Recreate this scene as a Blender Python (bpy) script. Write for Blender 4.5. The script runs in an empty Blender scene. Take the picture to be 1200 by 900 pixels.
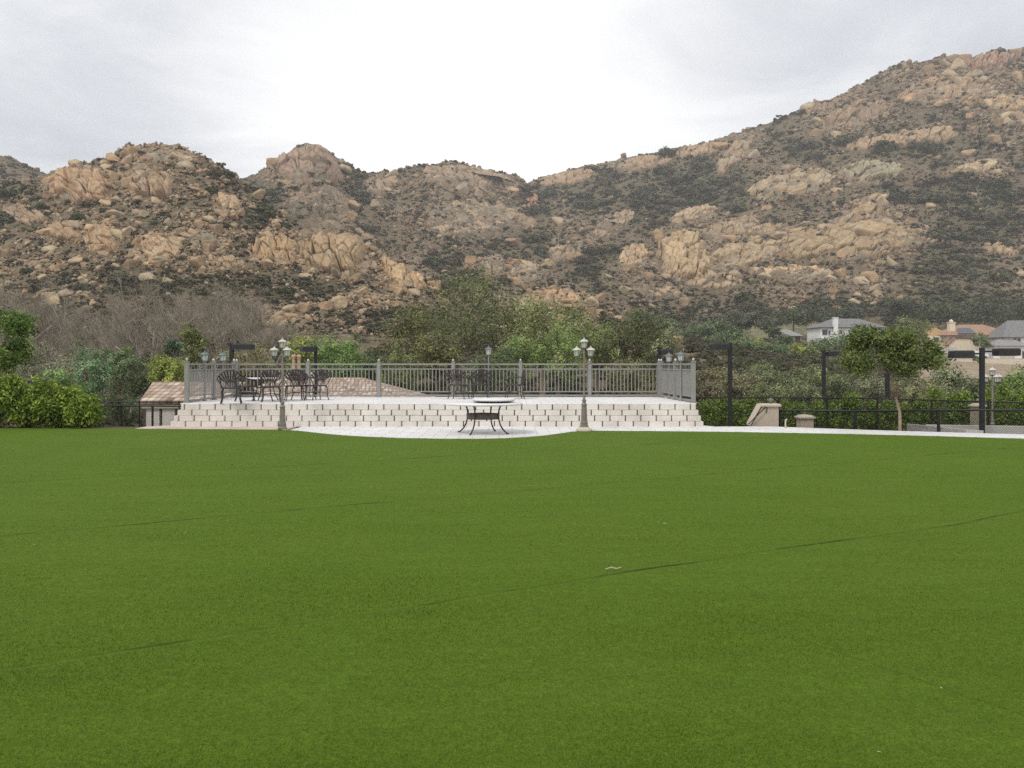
import bpy, bmesh, math, random
import numpy as np
from mathutils import Vector, Matrix
R = math.radians
PI = math.pi
rng = np.random.default_rng(7)
random.seed(7)
scene = bpy.context.scene
col = scene.collection
EYE = 1.67
HZ = 427.0
F = 1000.0

# ------------------------------------------------------------------ helpers
def gp(x, y, z=0.0):
    """point at height z that the photograph shows at pixel x, y"""
    Y = (EYE - z) * F / (y - HZ)
    return Vector(((x - 600) / F * Y, Y, z))

def at(x, y, Y):
    return Vector(((x - 600) / F * Y, Y, EYE - (y - HZ) / F * Y))

def tag(o, label=None, cat=None, group=None, kind=None):
    if label: o["label"] = label
    if cat: o["category"] = cat
    if group: o["group"] = group
    if kind: o["kind"] = kind
    return o

def thing(name, label, cat, loc=(0, 0, 0), rz=0.0, group=None):
    o = bpy.data.objects.new(name, None)
    o.empty_display_size = 0.2
    col.objects.link(o)
    o.location = loc
    o.rotation_euler = (0, 0, rz)
    return tag(o, label, cat, group)

def copy_tree(o, parent=None):
    c = o.copy()
    col.objects.link(c)
    c.parent = parent
    for ch in o.children:
        copy_tree(ch, c)
    return c

def link_mesh(name, me, m, parent=None):
    o = bpy.data.objects.new(name, me)
    if m is not None:
        me.materials.append(m)
    col.objects.link(o)
    o.parent = parent
    return o

def np_mesh(name, V, Fc, colors=None, smooth=False):
    """mesh from arrays; Fc is an (n, k) array of equal sized faces"""
    V = np.asarray(V, np.float32)
    Fc = np.asarray(Fc, np.int32)
    me = bpy.data.meshes.new(name)
    n, k = Fc.shape
    me.vertices.add(len(V))
    me.vertices.foreach_set("co", V.ravel())
    me.loops.add(n * k)
    me.loops.foreach_set("vertex_index", Fc.ravel())
    me.polygons.add(n)
    me.polygons.foreach_set("loop_start", np.arange(0, n * k, k, dtype=np.int32))
    me.polygons.foreach_set("loop_total", np.full(n, k, np.int32))
    if smooth:
        me.polygons.foreach_set("use_smooth", np.ones(n, bool))
    me.update()
    if colors is not None:
        a = me.attributes.new("Col", "FLOAT_COLOR", "POINT")
        c = np.ones((len(V), 4), np.float32)
        c[:, :3] = colors
        a.data.foreach_set("color", c.ravel())
    return me

class MB:
    """collects simple shapes and links them as ONE mesh object"""
    def __init__(self):
        self.v = []
        self.f = []
        self.sm = []
    def _add(self, vs, fs, smooth=False, M=None):
        b = len(self.v)
        for p in vs:
            p = Vector(p)
            self.v.append(M @ p if M is not None else p)
        for f in fs:
            self.f.append([b + i for i in f])
            self.sm.append(smooth)
        return self
    def box(self, c, s, rz=0.0, M=None):
        c = Vector(c)
        x, y, z = s[0] / 2, s[1] / 2, s[2] / 2
        rm = Matrix.Rotation(rz, 4, 'Z')
        vs = [c + (rm @ Vector((a * x, b * y, d * z))) for a, b, d in
              ((-1, -1, -1), (1, -1, -1), (1, 1, -1), (-1, 1, -1), (-1, -1, 1), (1, -1, 1), (1, 1, 1), (-1, 1, 1))]
        return self._add(vs, [(0, 3, 2, 1), (4, 5, 6, 7), (0, 1, 5, 4), (1, 2, 6, 5), (2, 3, 7, 6), (3, 0, 4, 7)], M=M)
    def bevbox(self, c, s, b=0.01, rz=0.0):
        """box with chamfered top and vertical edges"""
        c = Vector(c)
        x, y, z = s[0] / 2, s[1] / 2, s[2] / 2
        rm = Matrix.Rotation(rz, 4, 'Z')
        def ring(ix, iy, zz, bb):
            return [(-ix + bb, -iy, zz), (ix - bb, -iy, zz), (ix, -iy + bb, zz), (ix, iy - bb, zz),
                    (ix - bb, iy, zz), (-ix + bb, iy, zz), (-ix, iy - bb, zz), (-ix, -iy + bb, zz)]
        vs = ring(x, y, -z, b) + ring(x, y, z - b, b) + ring(x - b, y - b, z, b)
        vs = [c + (rm @ Vector(p)) for p in vs]
        fs = [tuple(range(7, -1, -1)), tuple(range(16, 24))]
        for k in (0, 8):
            for i in range(8):
                j = (i + 1) % 8
                fs.append((k + i, k + j, k + 8 + j, k + 8 + i))
        return self._add(vs, fs)
    def tube(self, pts, rad, n=8, cap=True, M=None):
        pts = [Vector(p) for p in pts]
        if not hasattr(rad, '__len__'):
            rad = [rad] * len(pts)
        vs, fs = [], []
        ref = None
        for i, p in enumerate(pts):
            t = (pts[min(i + 1, len(pts) - 1)] - pts[max(i - 1, 0)]).normalized()
            if ref is None:
                ref = Vector((0, 0, 1)) if abs(t.z) < 0.9 else Vector((1, 0, 0))
            a = t.cross(ref)
            if a.length < 1e-4:
                a = t.cross(Vector((0, 1, 0)))
            a.normalize()
            b = a.cross(t).normalized()
            ref = b
            for k in range(n):
                th = 2 * PI * (k + .5) / n
                vs.append(p + (a * math.cos(th) + b * math.sin(th)) * rad[i])
        for i in range(len(pts) - 1):
            for k in range(n):
                j = (k + 1) % n
                fs.append((i * n + k, i * n + j, i * n + n + j, i * n + n + k))
        self._add(vs, fs, n > 5, M)
        if cap:
            self._add(vs[:n], [tuple(range(n - 1, -1, -1))], False, M)
            self._add(vs[-n:], [tuple(range(n))], False, M)
        return self
    def lathe(self, prof, n=16, c=(0, 0, 0), smooth=True, M=None):
        c = Vector(c)
        vs, fs = [], []
        for r, z in prof:
            for k in range(n):
                th = 2 * PI * (k + .5) / n
                vs.append(c + Vector((r * math.cos(th), r * math.sin(th), z)))
        for i in range(len(prof) - 1):
            for k in range(n):
                j = (k + 1) % n
                fs.append((i * n + k, i * n + j, i * n + n + j, i * n + n + k))
        fs.append(tuple(range(n - 1, -1, -1)))
        fs.append(tuple(range((len(prof) - 1) * n, len(prof) * n)))
        return self._add(vs, fs, smooth, M)
    def prism(self, poly, axis, a, b):
        """extrude a 2-D polygon along axis 'x', 'y' or 'z' from a to b"""
        def pt(p, t):
            return {'x': (t, p[0], p[1]), 'y': (p[0], t, p[1]), 'z': (p[0], p[1], t)}[axis]
        n = len(poly)
        vs = [pt(p, a) for p in poly] + [pt(p, b) for p in poly]
        fs = [tuple(range(n - 1, -1, -1)), tuple(range(n, 2 * n))]
        for i in range(n):
            j = (i + 1) % n
            fs.append((i, j, n + j, n + i))
        return self._add(vs, fs)
    def faces(self, vs, fs, smooth=False):
        return self._add(vs, fs, smooth)
    def build(self, name, m, parent=None):
        me = bpy.data.meshes.new(name)
        me.from_pydata([tuple(p) for p in self.v], [], self.f)
        me.polygons.foreach_set("use_smooth", self.sm)
        bm = bmesh.new()
        bm.from_mesh(me)
        bmesh.ops.recalc_face_normals(bm, faces=bm.faces[:])
        bm.to_mesh(me)
        bm.free()
        me.update()
        return link_mesh(name, me, m, parent)

# ------------------------------------------------------------------ noise
_perm = np.random.default_rng(3).permutation(4096).astype(np.int64)
def _hash(ix, iy, s=0):
    return _perm[(ix + _perm[(iy + s * 131) & 4095]) & 4095]
def rnd2(ix, iy, s=0):
    return _hash(ix, iy, s) / 4095.0
def perlin(x, y, s=0):
    x = np.asarray(x, float); y = np.asarray(y, float)
    ix = np.floor(x).astype(np.int64); iy = np.floor(y).astype(np.int64)
    fx = x - ix; fy = y - iy
    u = fx * fx * fx * (fx * (fx * 6 - 15) + 10)
    v = fy * fy * fy * (fy * (fy * 6 - 15) + 10)
    def g(dx, dy):
        a = _hash(ix + dx, iy + dy, s) * (2 * PI / 4096)
        return np.cos(a) * (fx - dx) + np.sin(a) * (fy - dy)
    a = g(0, 0) * (1 - u) + g(1, 0) * u
    b = g(0, 1) * (1 - u) + g(1, 1) * u
    return (a * (1 - v) + b * v) * 1.5
def fbm(x, y, s=0, o=4, gain=.5):
    t = 0; a = 1; n = 0
    for k in range(o):
        t = t + a * perlin(x * 2 ** k + 17.3 * k, y * 2 ** k - 9.1 * k, s + k)
        n += a; a *= gain
    return t / n
def worley_at(x, y, s=0, jit=.9):
    """worley plus the offset from the nearest cell's centre"""
    ix = np.floor(x).astype(np.int64); iy = np.floor(y).astype(np.int64)
    f1 = np.full(x.shape, 9.0); ox = np.zeros(x.shape); oy = np.zeros(x.shape)
    for dx in (-1, 0, 1):
        for dy in (-1, 0, 1):
            cx = ix + dx; cy = iy + dy
            qx = x - (cx + .5 + jit * (rnd2(cx, cy, s) - .5)); qy = y - (cy + .5 + jit * (rnd2(cx, cy, s + 7) - .5))
            d = np.hypot(qx, qy); near = d < f1
            ox = np.where(near, qx, ox); oy = np.where(near, qy, oy); f1 = np.where(near, d, f1)
    return ox, oy
def worley(x, y, s=0, jit=.9):
    """F1, F2, and a random number per nearest cell"""
    ix = np.floor(x).astype(np.int64); iy = np.floor(y).astype(np.int64)
    f1 = np.full(x.shape, 9.0); f2 = np.full(x.shape, 9.0); cid = np.zeros(x.shape)
    for dx in (-1, 0, 1):
        for dy in (-1, 0, 1):
            cx = ix + dx; cy = iy + dy
            px = cx + .5 + jit * (rnd2(cx, cy, s) - .5)
            py = cy + .5 + jit * (rnd2(cx, cy, s + 7) - .5)
            d = np.hypot(x - px, y - py)
            near = d < f1
            f2 = np.where(near, f1, np.minimum(f2, d))
            cid = np.where(near, rnd2(cx, cy, s + 13), cid)
            f1 = np.where(near, d, f1)
    return f1, f2, cid
def sstep(a, b, x):
    t = np.clip((x - a) / (b - a), 0, 1)
    return t * t * (3 - 2 * t)
def L(d):
    k = sorted(d)
    ks = np.array(k, float); vs = np.array([d[i] for i in k], float)
    return lambda x: np.interp(x, ks, vs)

# ------------------------------------------------------------------ materials
class N:
    def __init__(self, name):
        self.m = bpy.data.materials.new(name)
        self.m.use_nodes = True
        self.t = self.m.node_tree
        self.b = self.t.nodes["Principled BSDF"]
        self.o = self.t.nodes["Material Output"]
    def n(self, typ, **kw):
        x = self.t.nodes.new(typ)
        for k, v in kw.items():
            setattr(x, k, v)
        return x
    def l(self, a, b):
        self.t.links.new(a, b)
    def math(self, op, a, b=None):
        x = self.n("ShaderNodeMath", operation=op)
        for i, v in enumerate((a, b)):
            if v is None: continue
            if isinstance(v, (int, float)): x.inputs[i].default_value = v
            else: self.l(v, x.inputs[i])
        return x.outputs[0]
    def noise(self, scale, detail=4, rough=.55, coord="Object", vec=None, dist=0.0):
        x = self.n("ShaderNodeTexNoise")
        x.inputs["Scale"].default_value = scale
        x.inputs["Detail"].default_value = detail
        x.inputs["Roughness"].default_value = rough
        x.inputs["Distortion"].default_value = dist
        if vec is None:
            tc = self.n("ShaderNodeTexCoord")
            vec = tc.outputs[coord]
        self.l(vec, x.inputs["Vector"])
        return x.outputs["Fac"]
    def ramp(self, fac, *stops):
        x = self.n("ShaderNodeValToRGB")
        e = x.color_ramp.elements
        while len(e) < len(stops): e.new(.5)
        for i, (p, c) in enumerate(stops):
            e[i].position = p
            e[i].color = (*c, 1) if len(c) == 3 else c
        self.l(fac, x.inputs[0])
        return x.outputs[0]
    def mix(self, fac, a, b, typ="MIX"):
        x = self.n("ShaderNodeMix", data_type="RGBA", blend_type=typ)
        for s, v in ((x.inputs[0], fac), (x.inputs[6], a), (x.inputs[7], b)):
            if isinstance(v, (int, float)): s.default_value = v
            elif isinstance(v, tuple): s.default_value = (*v, 1)
            else: self.l(v, s)
        return x.outputs[2]
    def bump(self, h, strength=.3, dist=.02):
        x = self.n("ShaderNodeBump")
        x.inputs["Strength"].default_value = strength
        x.inputs["Distance"].default_value = dist
        self.l(h, x.inputs["Height"])
        self.l(x.outputs[0], self.b.inputs["Normal"])
    def set(self, color=None, rough=.6, spec=.3, metal=0.0):
        if color is not None:
            if isinstance(color, tuple): self.b.inputs["Base Color"].default_value = (*color, 1)
            else: self.l(color, self.b.inputs["Base Color"])
        self.b.inputs["Roughness"].default_value = rough
        self.b.inputs["Specular IOR Level"].default_value = spec
        self.b.inputs["Metallic"].default_value = metal
        return self.m

def plain(name, c, rough=.6, spec=.3, var=.25, scale=3.0, metal=0.0, bump=0.0, bscale=40.0):
    """one colour with uneven weathering"""
    k = N(name)
    d = tuple(x * (1 - var) for x in c)
    u = tuple(min(1, x * (1 + var * .6)) for x in c)
    f = k.noise(scale, 5, .6)
    cc = k.ramp(f, (.3, d), (.7, u))
    if bump:
        k.bump(k.noise(bscale, 4), bump, .01)
    return k.set(cc, rough, spec, metal)

def attr_mat(name, rough=.85, spec=.15, nscale=2.0, namt=.35, bump=0.0, bscale=3.0, bdist=.3, objvar=0.0, trans=0.0, coord="Object"):
    k = N(name)
    a = k.n("ShaderNodeAttribute", attribute_name="Col")
    f = k.noise(nscale, 5, .65, coord=coord)
    g = k.ramp(f, (.25, (1 - namt,) * 3), (.75, (1 + namt * .7,) * 3))
    c = k.mix(1.0, a.outputs["Color"], g, "MULTIPLY")
    if objvar:
        oi = k.n("ShaderNodeObjectInfo")
        v = k.ramp(oi.outputs["Random"], (0, (1 - objvar, 1 - objvar * .9, 1 - objvar * .7)), (.5, (1, 1, 1)), (1, (1 + objvar, 1 + objvar * .85, 1 + objvar * .5)))
        c = k.mix(1.0, c, v, "MULTIPLY")
    if bump:
        k.bump(k.noise(bscale, 6, .7, coord=coord), bump, bdist)
    m = k.set(c, rough, spec)
    if trans:
        t = k.n("ShaderNodeBsdfTranslucent")
        k.l(c, t.inputs["Color"])
        mx = k.n("ShaderNodeMixShader")
        mx.inputs[0].default_value = trans
        k.l(k.b.outputs[0], mx.inputs[1]); k.l(t.outputs[0], mx.inputs[2])
        k.l(mx.outputs[0], k.o.inputs["Surface"])
    return m

M = {}
M['leaf'] = attr_mat("leaf", .55, .25, 1.5, .12, objvar=.12, trans=.25)
M['scrub'] = attr_mat("scrub_leaf", .8, .1, .5, .15, objvar=.15, trans=.35)
M['bark'] = plain("bark", (.16, .12, .09), .9, .1, .4, 6)
M['palebark'] = plain("pale_bark", (.34, .27, .20), .9, .1, .3, 8)
M['greybark'] = plain("grey_bark", (.40, .35, .30), .9, .1, .3, 5)
M['twig'] = plain("bare_twig", (.31, .265, .205), .9, .1, .3, 1.5)
M['terrain'] = attr_mat("hill_soil", .95, .05, .35, .45, bump=.9, bscale=.6, bdist=.8)
M['rock'] = attr_mat("sandstone", .9, .12, .45, .30, bump=.8, bscale=1.2, bdist=.35, objvar=.18)
M['rockfine'] = attr_mat("scree_stone", .9, .12, .5, .2)
M['white_wall'] = plain("white_block", (.74, .70, .645), .85, .15, .10, 5, bump=.3, bscale=60)
k = N("block_face")
gi = k.n("ShaderNodeNewGeometry")
c = k.ramp(gi.outputs["Random Per Island"], (0, (.68, .635, .575)), (.5, (.72, .675, .615)), (1, (.755, .715, .66)))
st_ = k.ramp(k.noise(1.1, 6, .7), (.32, (.80, .78, .75)), (.55, (1, 1, 1)))
k.bump(k.noise(55, 4), .35, .012)
M['block'] = k.set(k.mix(1.0, c, st_, "MULTIPLY"), .88, .12)
M['deck'] = None
M['railgrey'] = plain("grey_painted_metal", (.275, .268, .252), .5, .4, .12, 4)
M['black'] = plain("black_metal", (.013, .013, .015), .45, .4, .3, 6)
M['wire'] = plain("black_wire", (.012, .013, .012), .6, .2, .1, 6)
M['pole'] = plain("dark_bronze_pole", (.022, .021, .023), .5, .4, .25, 3)
M['head'] = plain("dark_lamp_housing", (.03, .028, .033), .5, .4, .25, 3)
M['cast'] = plain("dark_cast_metal", (.056, .043, .044), .5, .4, .3, 9)
M['lampgrey'] = plain("weathered_grey_lamp_paint", (.20, .178, .15), .55, .35, .25, 8)
M['lampgreen'] = plain("verdigris_lamp_paint", (.16, .20, .20), .55, .35, .25, 8)
M['lampcap'] = plain("pale_lamp_cap", (.56, .54, .48), .45, .4, .2, 8)
M['dark'] = plain("dark_joint_soil", (.21, .18, .15), .95, .05, .3, 5)
M['stucco'] = plain("cream_stucco", (.50, .42, .33), .9, .1, .12, 3, bump=.25, bscale=50)
M['cap'] = plain("cream_cap_stone", (.55, .48, .39), .85, .15, .12, 4)
M['tabletop'] = plain("pale_stone_tabletop", (.76, .75, .74), .35, .5, .08, 6)
M['glassdark'] = plain("dark_window_glass", (.03, .035, .04), .15, .6, .2, 1)
M['housewhite'] = plain("white_render", (.82, .81, .79), .8, .2, .06, .5)
M['housecream'] = plain("cream_render", (.72, .63, .48), .8, .2, .06, .5)
M['wood'] = plain("weathered_brown_wood", (.10, .075, .05), .8, .2, .3, 4)
M['red'] = plain("faded_red_tie", (.20, .09, .06), .8, .2, .2, 5)
M['leafdry'] = plain("dry_pale_leaf", (.52, .47, .33), .8, .2, .2, 9)
M['whitepaint'] = plain("white_vehicle_paint", (.75, .76, .78), .35, .5, .04, 2)
M['tyre'] = plain("black_rubber", (.02, .02, .02), .8, .2, .2, 5)
M['shedwall'] = plain('pale_beige_panel', (.70, .66, .60), .8, .15, .06, 2)
M['castbrown'] = plain('brown_cast_band', (.115, .092, .082), .55, .4, .25, 9)
M['solar'] = plain("blue_solar_glass", (.05, .07, .10), .2, .6, .2, 1)
M['terracotta'] = plain("terracotta", (.52, .36, .26), .8, .2, .2, 6)
M['sitewall'] = plain("grey_site_block", (.50, .48, .45), .9, .1, .12, 1)
M['tanwall'] = plain("tan_site_block", (.66, .58, .47), .9, .1, .12, 1)

k = N("lantern_glass")
k.b.inputs["Transmission Weight"].default_value = .25
M['glass'] = k.set((.75, .77, .74), .25, .5)

# pavers: pale concrete slabs with joints
def paver(name, c1, c2, joint, scale, w=.5, h=.25):
    k = N(name)
    tc = k.n("ShaderNodeTexCoord")
    b = k.n("ShaderNodeTexBrick")
    k.l(tc.outputs["Object"], b.inputs["Vector"])
    b.inputs["Color1"].default_value = (*c1, 1); b.inputs["Color2"].default_value = (*c2, 1)
    b.inputs["Mortar"].default_value = (*joint, 1)
    b.inputs["Scale"].default_value = scale
    b.inputs["Mortar Size"].default_value = .012
    b.inputs["Brick Width"].default_value = w; b.inputs["Row Height"].default_value = h
    f = k.noise(1.3, 6, .65)
    g = k.ramp(f, (.3, (.86, .86, .85)), (.7, (1.04, 1.03, 1.02)))
    k.bump(b.outputs["Fac"], -.3, .01)
    return k.set(k.mix(1.0, b.outputs["Color"], g, "MULTIPLY"), .85, .2)
M['paver'] = paver("white_concrete_pavers", (.76, .755, .75), (.69, .68, .675), (.42, .40, .38), 1.0, .6, .3)
M['pinkpaver'] = paver("pinkish_edge_bricks", (.58, .42, .38), (.66, .58, .54), (.36, .30, .28), 1.0, .3, .15)
M['deck'] = paver("pale_beige_deck_pavers", (.76, .75, .74), (.70, .69, .68), (.50, .48, .46), 1.0, .4, .4)

# barrel tile roof
def tile(name, cs, sx=.28, sy=.38):
    k = N(name)
    uv = k.n("ShaderNodeUVMap"); uv.uv_map = "UVMap"
    sep = k.n("ShaderNodeSeparateXYZ"); k.l(uv.outputs[0], sep.inputs[0])
    u = k.math('DIVIDE', sep.outputs[0], sx); v = k.math('DIVIDE', sep.outputs[1], sy)
    fu = k.math('FLOOR', u); fv = k.math('FLOOR', v)
    cb = k.n("ShaderNodeCombineXYZ"); k.l(fu, cb.inputs[0]); k.l(fv, cb.inputs[1])
    wn = k.n("ShaderNodeTexWhiteNoise", noise_dimensions="3D"); k.l(cb.outputs[0], wn.inputs["Vector"])
    c = k.ramp(wn.outputs["Value"], *[(i / (len(cs) - 1), q) for i, q in enumerate(cs)])
    wu = k.math('ABSOLUTE', k.math('SINE', k.math('MULTIPLY', u, PI)))
    fr = k.math('FRACT', v)
    h = k.math('ADD', k.math('MULTIPLY', wu, .7), k.math('MULTIPLY', fr, .5))
    k.bump(h, .6, .06)
    gap = k.mix(1.0, k.ramp(wu, (0.0, (.5, .45, .43)), (.45, (1, 1, 1))), k.ramp(fr, (0.0, (.45, .4, .38)), (.25, (1, 1, 1))), 'MULTIPLY')  # shade painted into tile colour: shadow line along each row, dark valleys between
    return k.set(k.mix(1.0, c, gap, "MULTIPLY"), .85, .15)
M['tile'] = tile("mottled_clay_tiles", [(.22, .14, .10), (.52, .42, .33), (.36, .25, .18), (.62, .53, .44), (.30, .21, .16), (.46, .36, .28)], .22, .34)
M['salmon'] = tile("salmon_clay_tiles", [(.36, .22, .15), (.44, .28, .20), (.40, .25, .17)], .35, .4)
M['ochretile'] = tile("ochre_clay_tiles", [(.42, .27, .13), (.46, .31, .17)], .35, .4)
M['greytile'] = tile("grey_roof_tiles", [(.20, .20, .20), (.26, .26, .265), (.23, .225, .22)], .35, .4)
M['palegreytile'] = tile("pale_grey_roof_tiles", [(.30, .30, .30), (.36, .35, .34)], .35, .4)

# artificial turf
SN = Vector((-.5, .86)); SN.normalize()
k = N("artificial_turf")
tc = k.n("ShaderNodeTexCoord")
sep = k.n("ShaderNodeSeparateXYZ"); k.l(tc.outputs["Object"], sep.inputs[0])
wob = k.math('MULTIPLY', k.math('SUBTRACT', k.noise(.35, 2), .5), .35)
wob2 = k.math('MULTIPLY', k.math('SUBTRACT', k.noise(9, 2), .5), .03)
def seam(nx, ny, off, per, w, thr0, thr1, ns):
    d = k.math('ADD', k.math('MULTIPLY', sep.outputs[0], nx), k.math('MULTIPLY', sep.outputs[1], ny))
    d = k.math('ADD', k.math('ADD', d, wob), wob2)
    fr = k.math('FRACT', k.math('ADD', k.math('DIVIDE', k.math('SUBTRACT', d, off), per), .5))
    dist = k.math('MULTIPLY', k.math('ABSOLUTE', k.math('SUBTRACT', fr, .5)), per)
    line = k.ramp(dist, (0.0, (1, 1, 1)), (w, (.75, .75, .75)), (w * 2.2, (0, 0, 0)))
    br = k.ramp(k.noise(ns, 3, .7), (thr0, (.26, .26, .26)), (thr1, (1, 1, 1)))
    return k.math('MULTIPLY', line, br)
s1 = seam(SN.x, SN.y, 5.42, 4.27, .015, .48, .60, .8)
s2 = seam(SN.y, -SN.x, 4.1, 8.2, .007, .45, .75, .6)
sm = k.math('MAXIMUM', s1, k.math('MULTIPLY', s2, .6))
big = k.noise(.33, 4, .6)
c = k.ramp(big, (.28, (.079, .136, .0115)), (.5, (.085, .144, .0125)), (.75, (.094, .154, .0150)))
mp = k.n("ShaderNodeMapping"); mp.inputs["Scale"].default_value = (.6, 2.6, 1)
mp.inputs["Rotation"].default_value = (0, 0, .15)
k.l(tc.outputs["Object"], mp.inputs[0])
st = k.noise(1.6, 5, .7, vec=mp.outputs[0])
c = k.mix(1.0, c, k.ramp(st, (.3, (.92, .92, .92)), (.7, (1.08, 1.07, 1.06))), "MULTIPLY")
fine = k.noise(75, 3, .8)
c = k.mix(1.0, c, k.ramp(fine, (.3, (.62, .66, .55)), (.7, (1.40, 1.35, 1.5))), "MULTIPLY")
mid = k.noise(16, 3, .7)
c = k.mix(1.0, c, k.ramp(mid, (.3, (.86, .87, .85)), (.7, (1.14, 1.12, 1.12))), "MULTIPLY")
c = k.mix(k.math('MULTIPLY', sm, .9), c, (.020, .034, .005))
k.bump(k.noise(60, 4, .8), .55, .02)
M['turf'] = k.set(c, .8, .06)
k = N("turf_blade")
a = k.n("ShaderNodeAttribute", attribute_name="Col")
k.set(a.outputs["Color"], .75, .06)
M['blade'] = k.m
k = N("valley_soil")
f = k.noise(.25, 6, .65)
M['soil'] = k.set(k.ramp(f, (.3, (.075, .066, .040)), (.55, (.115, .095, .062)), (.75, (.155, .125, .085))), .95, .05)

# ------------------------------------------------------------------ camera, sky, sun
cd = bpy.data.cameras.new("camera")
cd.sensor_width = 36; cd.lens = 30.0
cd.shift_y = -(450 - HZ) / 1200
cd.clip_start = .1; cd.clip_end = 5000
cam = bpy.data.objects.new("camera", cd); col.objects.link(cam)
cam.location = (0, 0, EYE); cam.rotation_euler = (R(90), 0, 0)
scene.camera = cam
SUN_EL, SUN_AZ = 52, 215          # degrees; azimuth clockwise from +Y
w = bpy.data.worlds.new("World"); scene.world = w; w.use_nodes = True
t = w.node_tree
bg = t.nodes["Background"]
sky = t.nodes.new("ShaderNodeTexSky"); sky.sky_type = 'NISHITA'; sky.sun_disc = False
sky.sun_elevation = R(SUN_EL); sky.sun_rotation = R(SUN_AZ); sky.air_density = 1; sky.dust_density = 2
tcw = t.nodes.new("ShaderNodeTexCoord")
def wm(op, a, b=None, c=None):
    x = t.nodes.new("ShaderNodeMath"); x.operation = op
    for i, v in enumerate((a, b, c)):
        if v is None: continue
        if isinstance(v, (int, float)): x.inputs[i].default_value = v
        else: t.links.new(v, x.inputs[i])
    return x.outputs[0]
sepw = t.nodes.new("ShaderNodeSeparateXYZ"); t.links.new(tcw.outputs["Generated"], sepw.inputs[0])
den = wm('ADD', wm('MAXIMUM', sepw.outputs[2], 0.0), .22)
cbw = t.nodes.new("ShaderNodeCombineXYZ")
t.links.new(wm('DIVIDE', sepw.outputs[0], den), cbw.inputs[0])
t.links.new(wm('DIVIDE', sepw.outputs[1], den), cbw.inputs[1])
def wnoise(scale, detail, off, rough=.55, dist=0):
    mp = t.nodes.new("ShaderNodeMapping"); mp.inputs["Location"].default_value = off
    t.links.new(cbw.outputs[0], mp.inputs[0])
    x = t.nodes.new("ShaderNodeTexNoise"); x.inputs["Scale"].default_value = scale
    x.inputs["Detail"].default_value = detail; x.inputs["Roughness"].default_value = rough
    x.inputs["Distortion"].default_value = dist
    t.links.new(mp.outputs[0], x.inputs["Vector"])
    return x.outputs["Fac"]
def wdot(px, py):
    d = Vector(((px - 600) / F, 1, (HZ - py) / F)).normalized()
    x = t.nodes.new("ShaderNodeVectorMath"); x.operation = 'DOT_PRODUCT'
    x.inputs[1].default_value = d
    nn = t.nodes.new("ShaderNodeVectorMath"); nn.operation = 'NORMALIZE'
    t.links.new(tcw.outputs["Generated"], nn.inputs[0]); t.links.new(nn.outputs[0], x.inputs[0])
    return x.outputs["Value"]
def blob(px, py, rad):
    # gaussian of the angle to the direction
    d = wm('SUBTRACT', wdot(px, py), 1.0)
    return wm('POWER', 2.71828, wm('MULTIPLY', d, 2.0 / (rad * rad)))
v = wm('MULTIPLY', wm('SUBTRACT', wnoise(1.5, 7, (3.1, 1.7, 0), .58, .6), .5), .95)
v = wm('ADD', v, wm('MULTIPLY', wm('SUBTRACT', wnoise(.45, 3, (1.4, 6.2, 0)), .5), .35))
v = wm('ADD', v, .70)
v = wm('ADD', v, wm('MULTIPLY', blob(560, 120, .25), .31))
v = wm('SUBTRACT', v, wm('MULTIPLY', blob(70, 70, .20), .20))
v = wm('SUBTRACT', v, wm('MULTIPLY', blob(1070, 10, .24), .24))
rp = t.nodes.new("ShaderNodeValToRGB")
e = rp.color_ramp.elements
e.new(.5); e.new(.75)
for i, (p, c) in enumerate(((.28, (.45, .47, .51)), (.55, (.63, .65, .685)), (.78, (.88, .885, .895)), (1.0, (1.06, 1.06, 1.055)))):
    e[i].position = p; e[i].color = (*c, 1)
t.links.new(v, rp.inputs[0])
sc_ = t.nodes.new("ShaderNodeVectorMath"); sc_.operation = 'SCALE'; sc_.inputs["Scale"].default_value = 10.0
t.links.new(rp.outputs[0], sc_.inputs[0])
mxw = t.nodes.new("ShaderNodeMix"); mxw.data_type = 'RGBA'; mxw.inputs[0].default_value = .95
t.links.new(sky.outputs[0], mxw.inputs[6]); t.links.new(sc_.outputs[0], mxw.inputs[7])
t.links.new(mxw.outputs[2], bg.inputs["Color"])
bg.inputs["Strength"].default_value = .1
sd = bpy.data.lights.new("sun", 'SUN'); sd.energy = 1.3; sd.angle = R(14); sd.color = (1, .95, .88)
so = bpy.data.objects.new("sun", sd); col.objects.link(so)
az = R(SUN_AZ); el = R(SUN_EL)
sdir = Vector((math.sin(az) * math.cos(el), math.cos(az) * math.cos(el), math.sin(el)))
so.rotation_euler = sdir.to_track_quat('Z', 'Y').to_euler()
scene.view_settings.view_transform = 'Standard'
scene.view_settings.look = 'None'
scene.view_settings.exposure = 0.3
scene.view_settings.gamma = 1.0
scene.view_settings.use_curve_mapping = False
cy = scene.cycles
scene.render.engine = 'CYCLES'
cy.max_bounces = 5; cy.diffuse_bounces = 3; cy.glossy_bounces = 2; cy.transmission_bounces = 4; cy.transparent_max_bounces = 6
cy.sample_clamp_indirect = 4
cy.use_denoising = False
try:
    cy.denoiser = 'OPENIMAGEDENOISE'; cy.denoising_input_passes = 'RGB_ALBEDO_NORMAL'; cy.denoising_prefilter = 'ACCURATE'
except Exception:
    pass
cy.volume_bounces = 1

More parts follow.
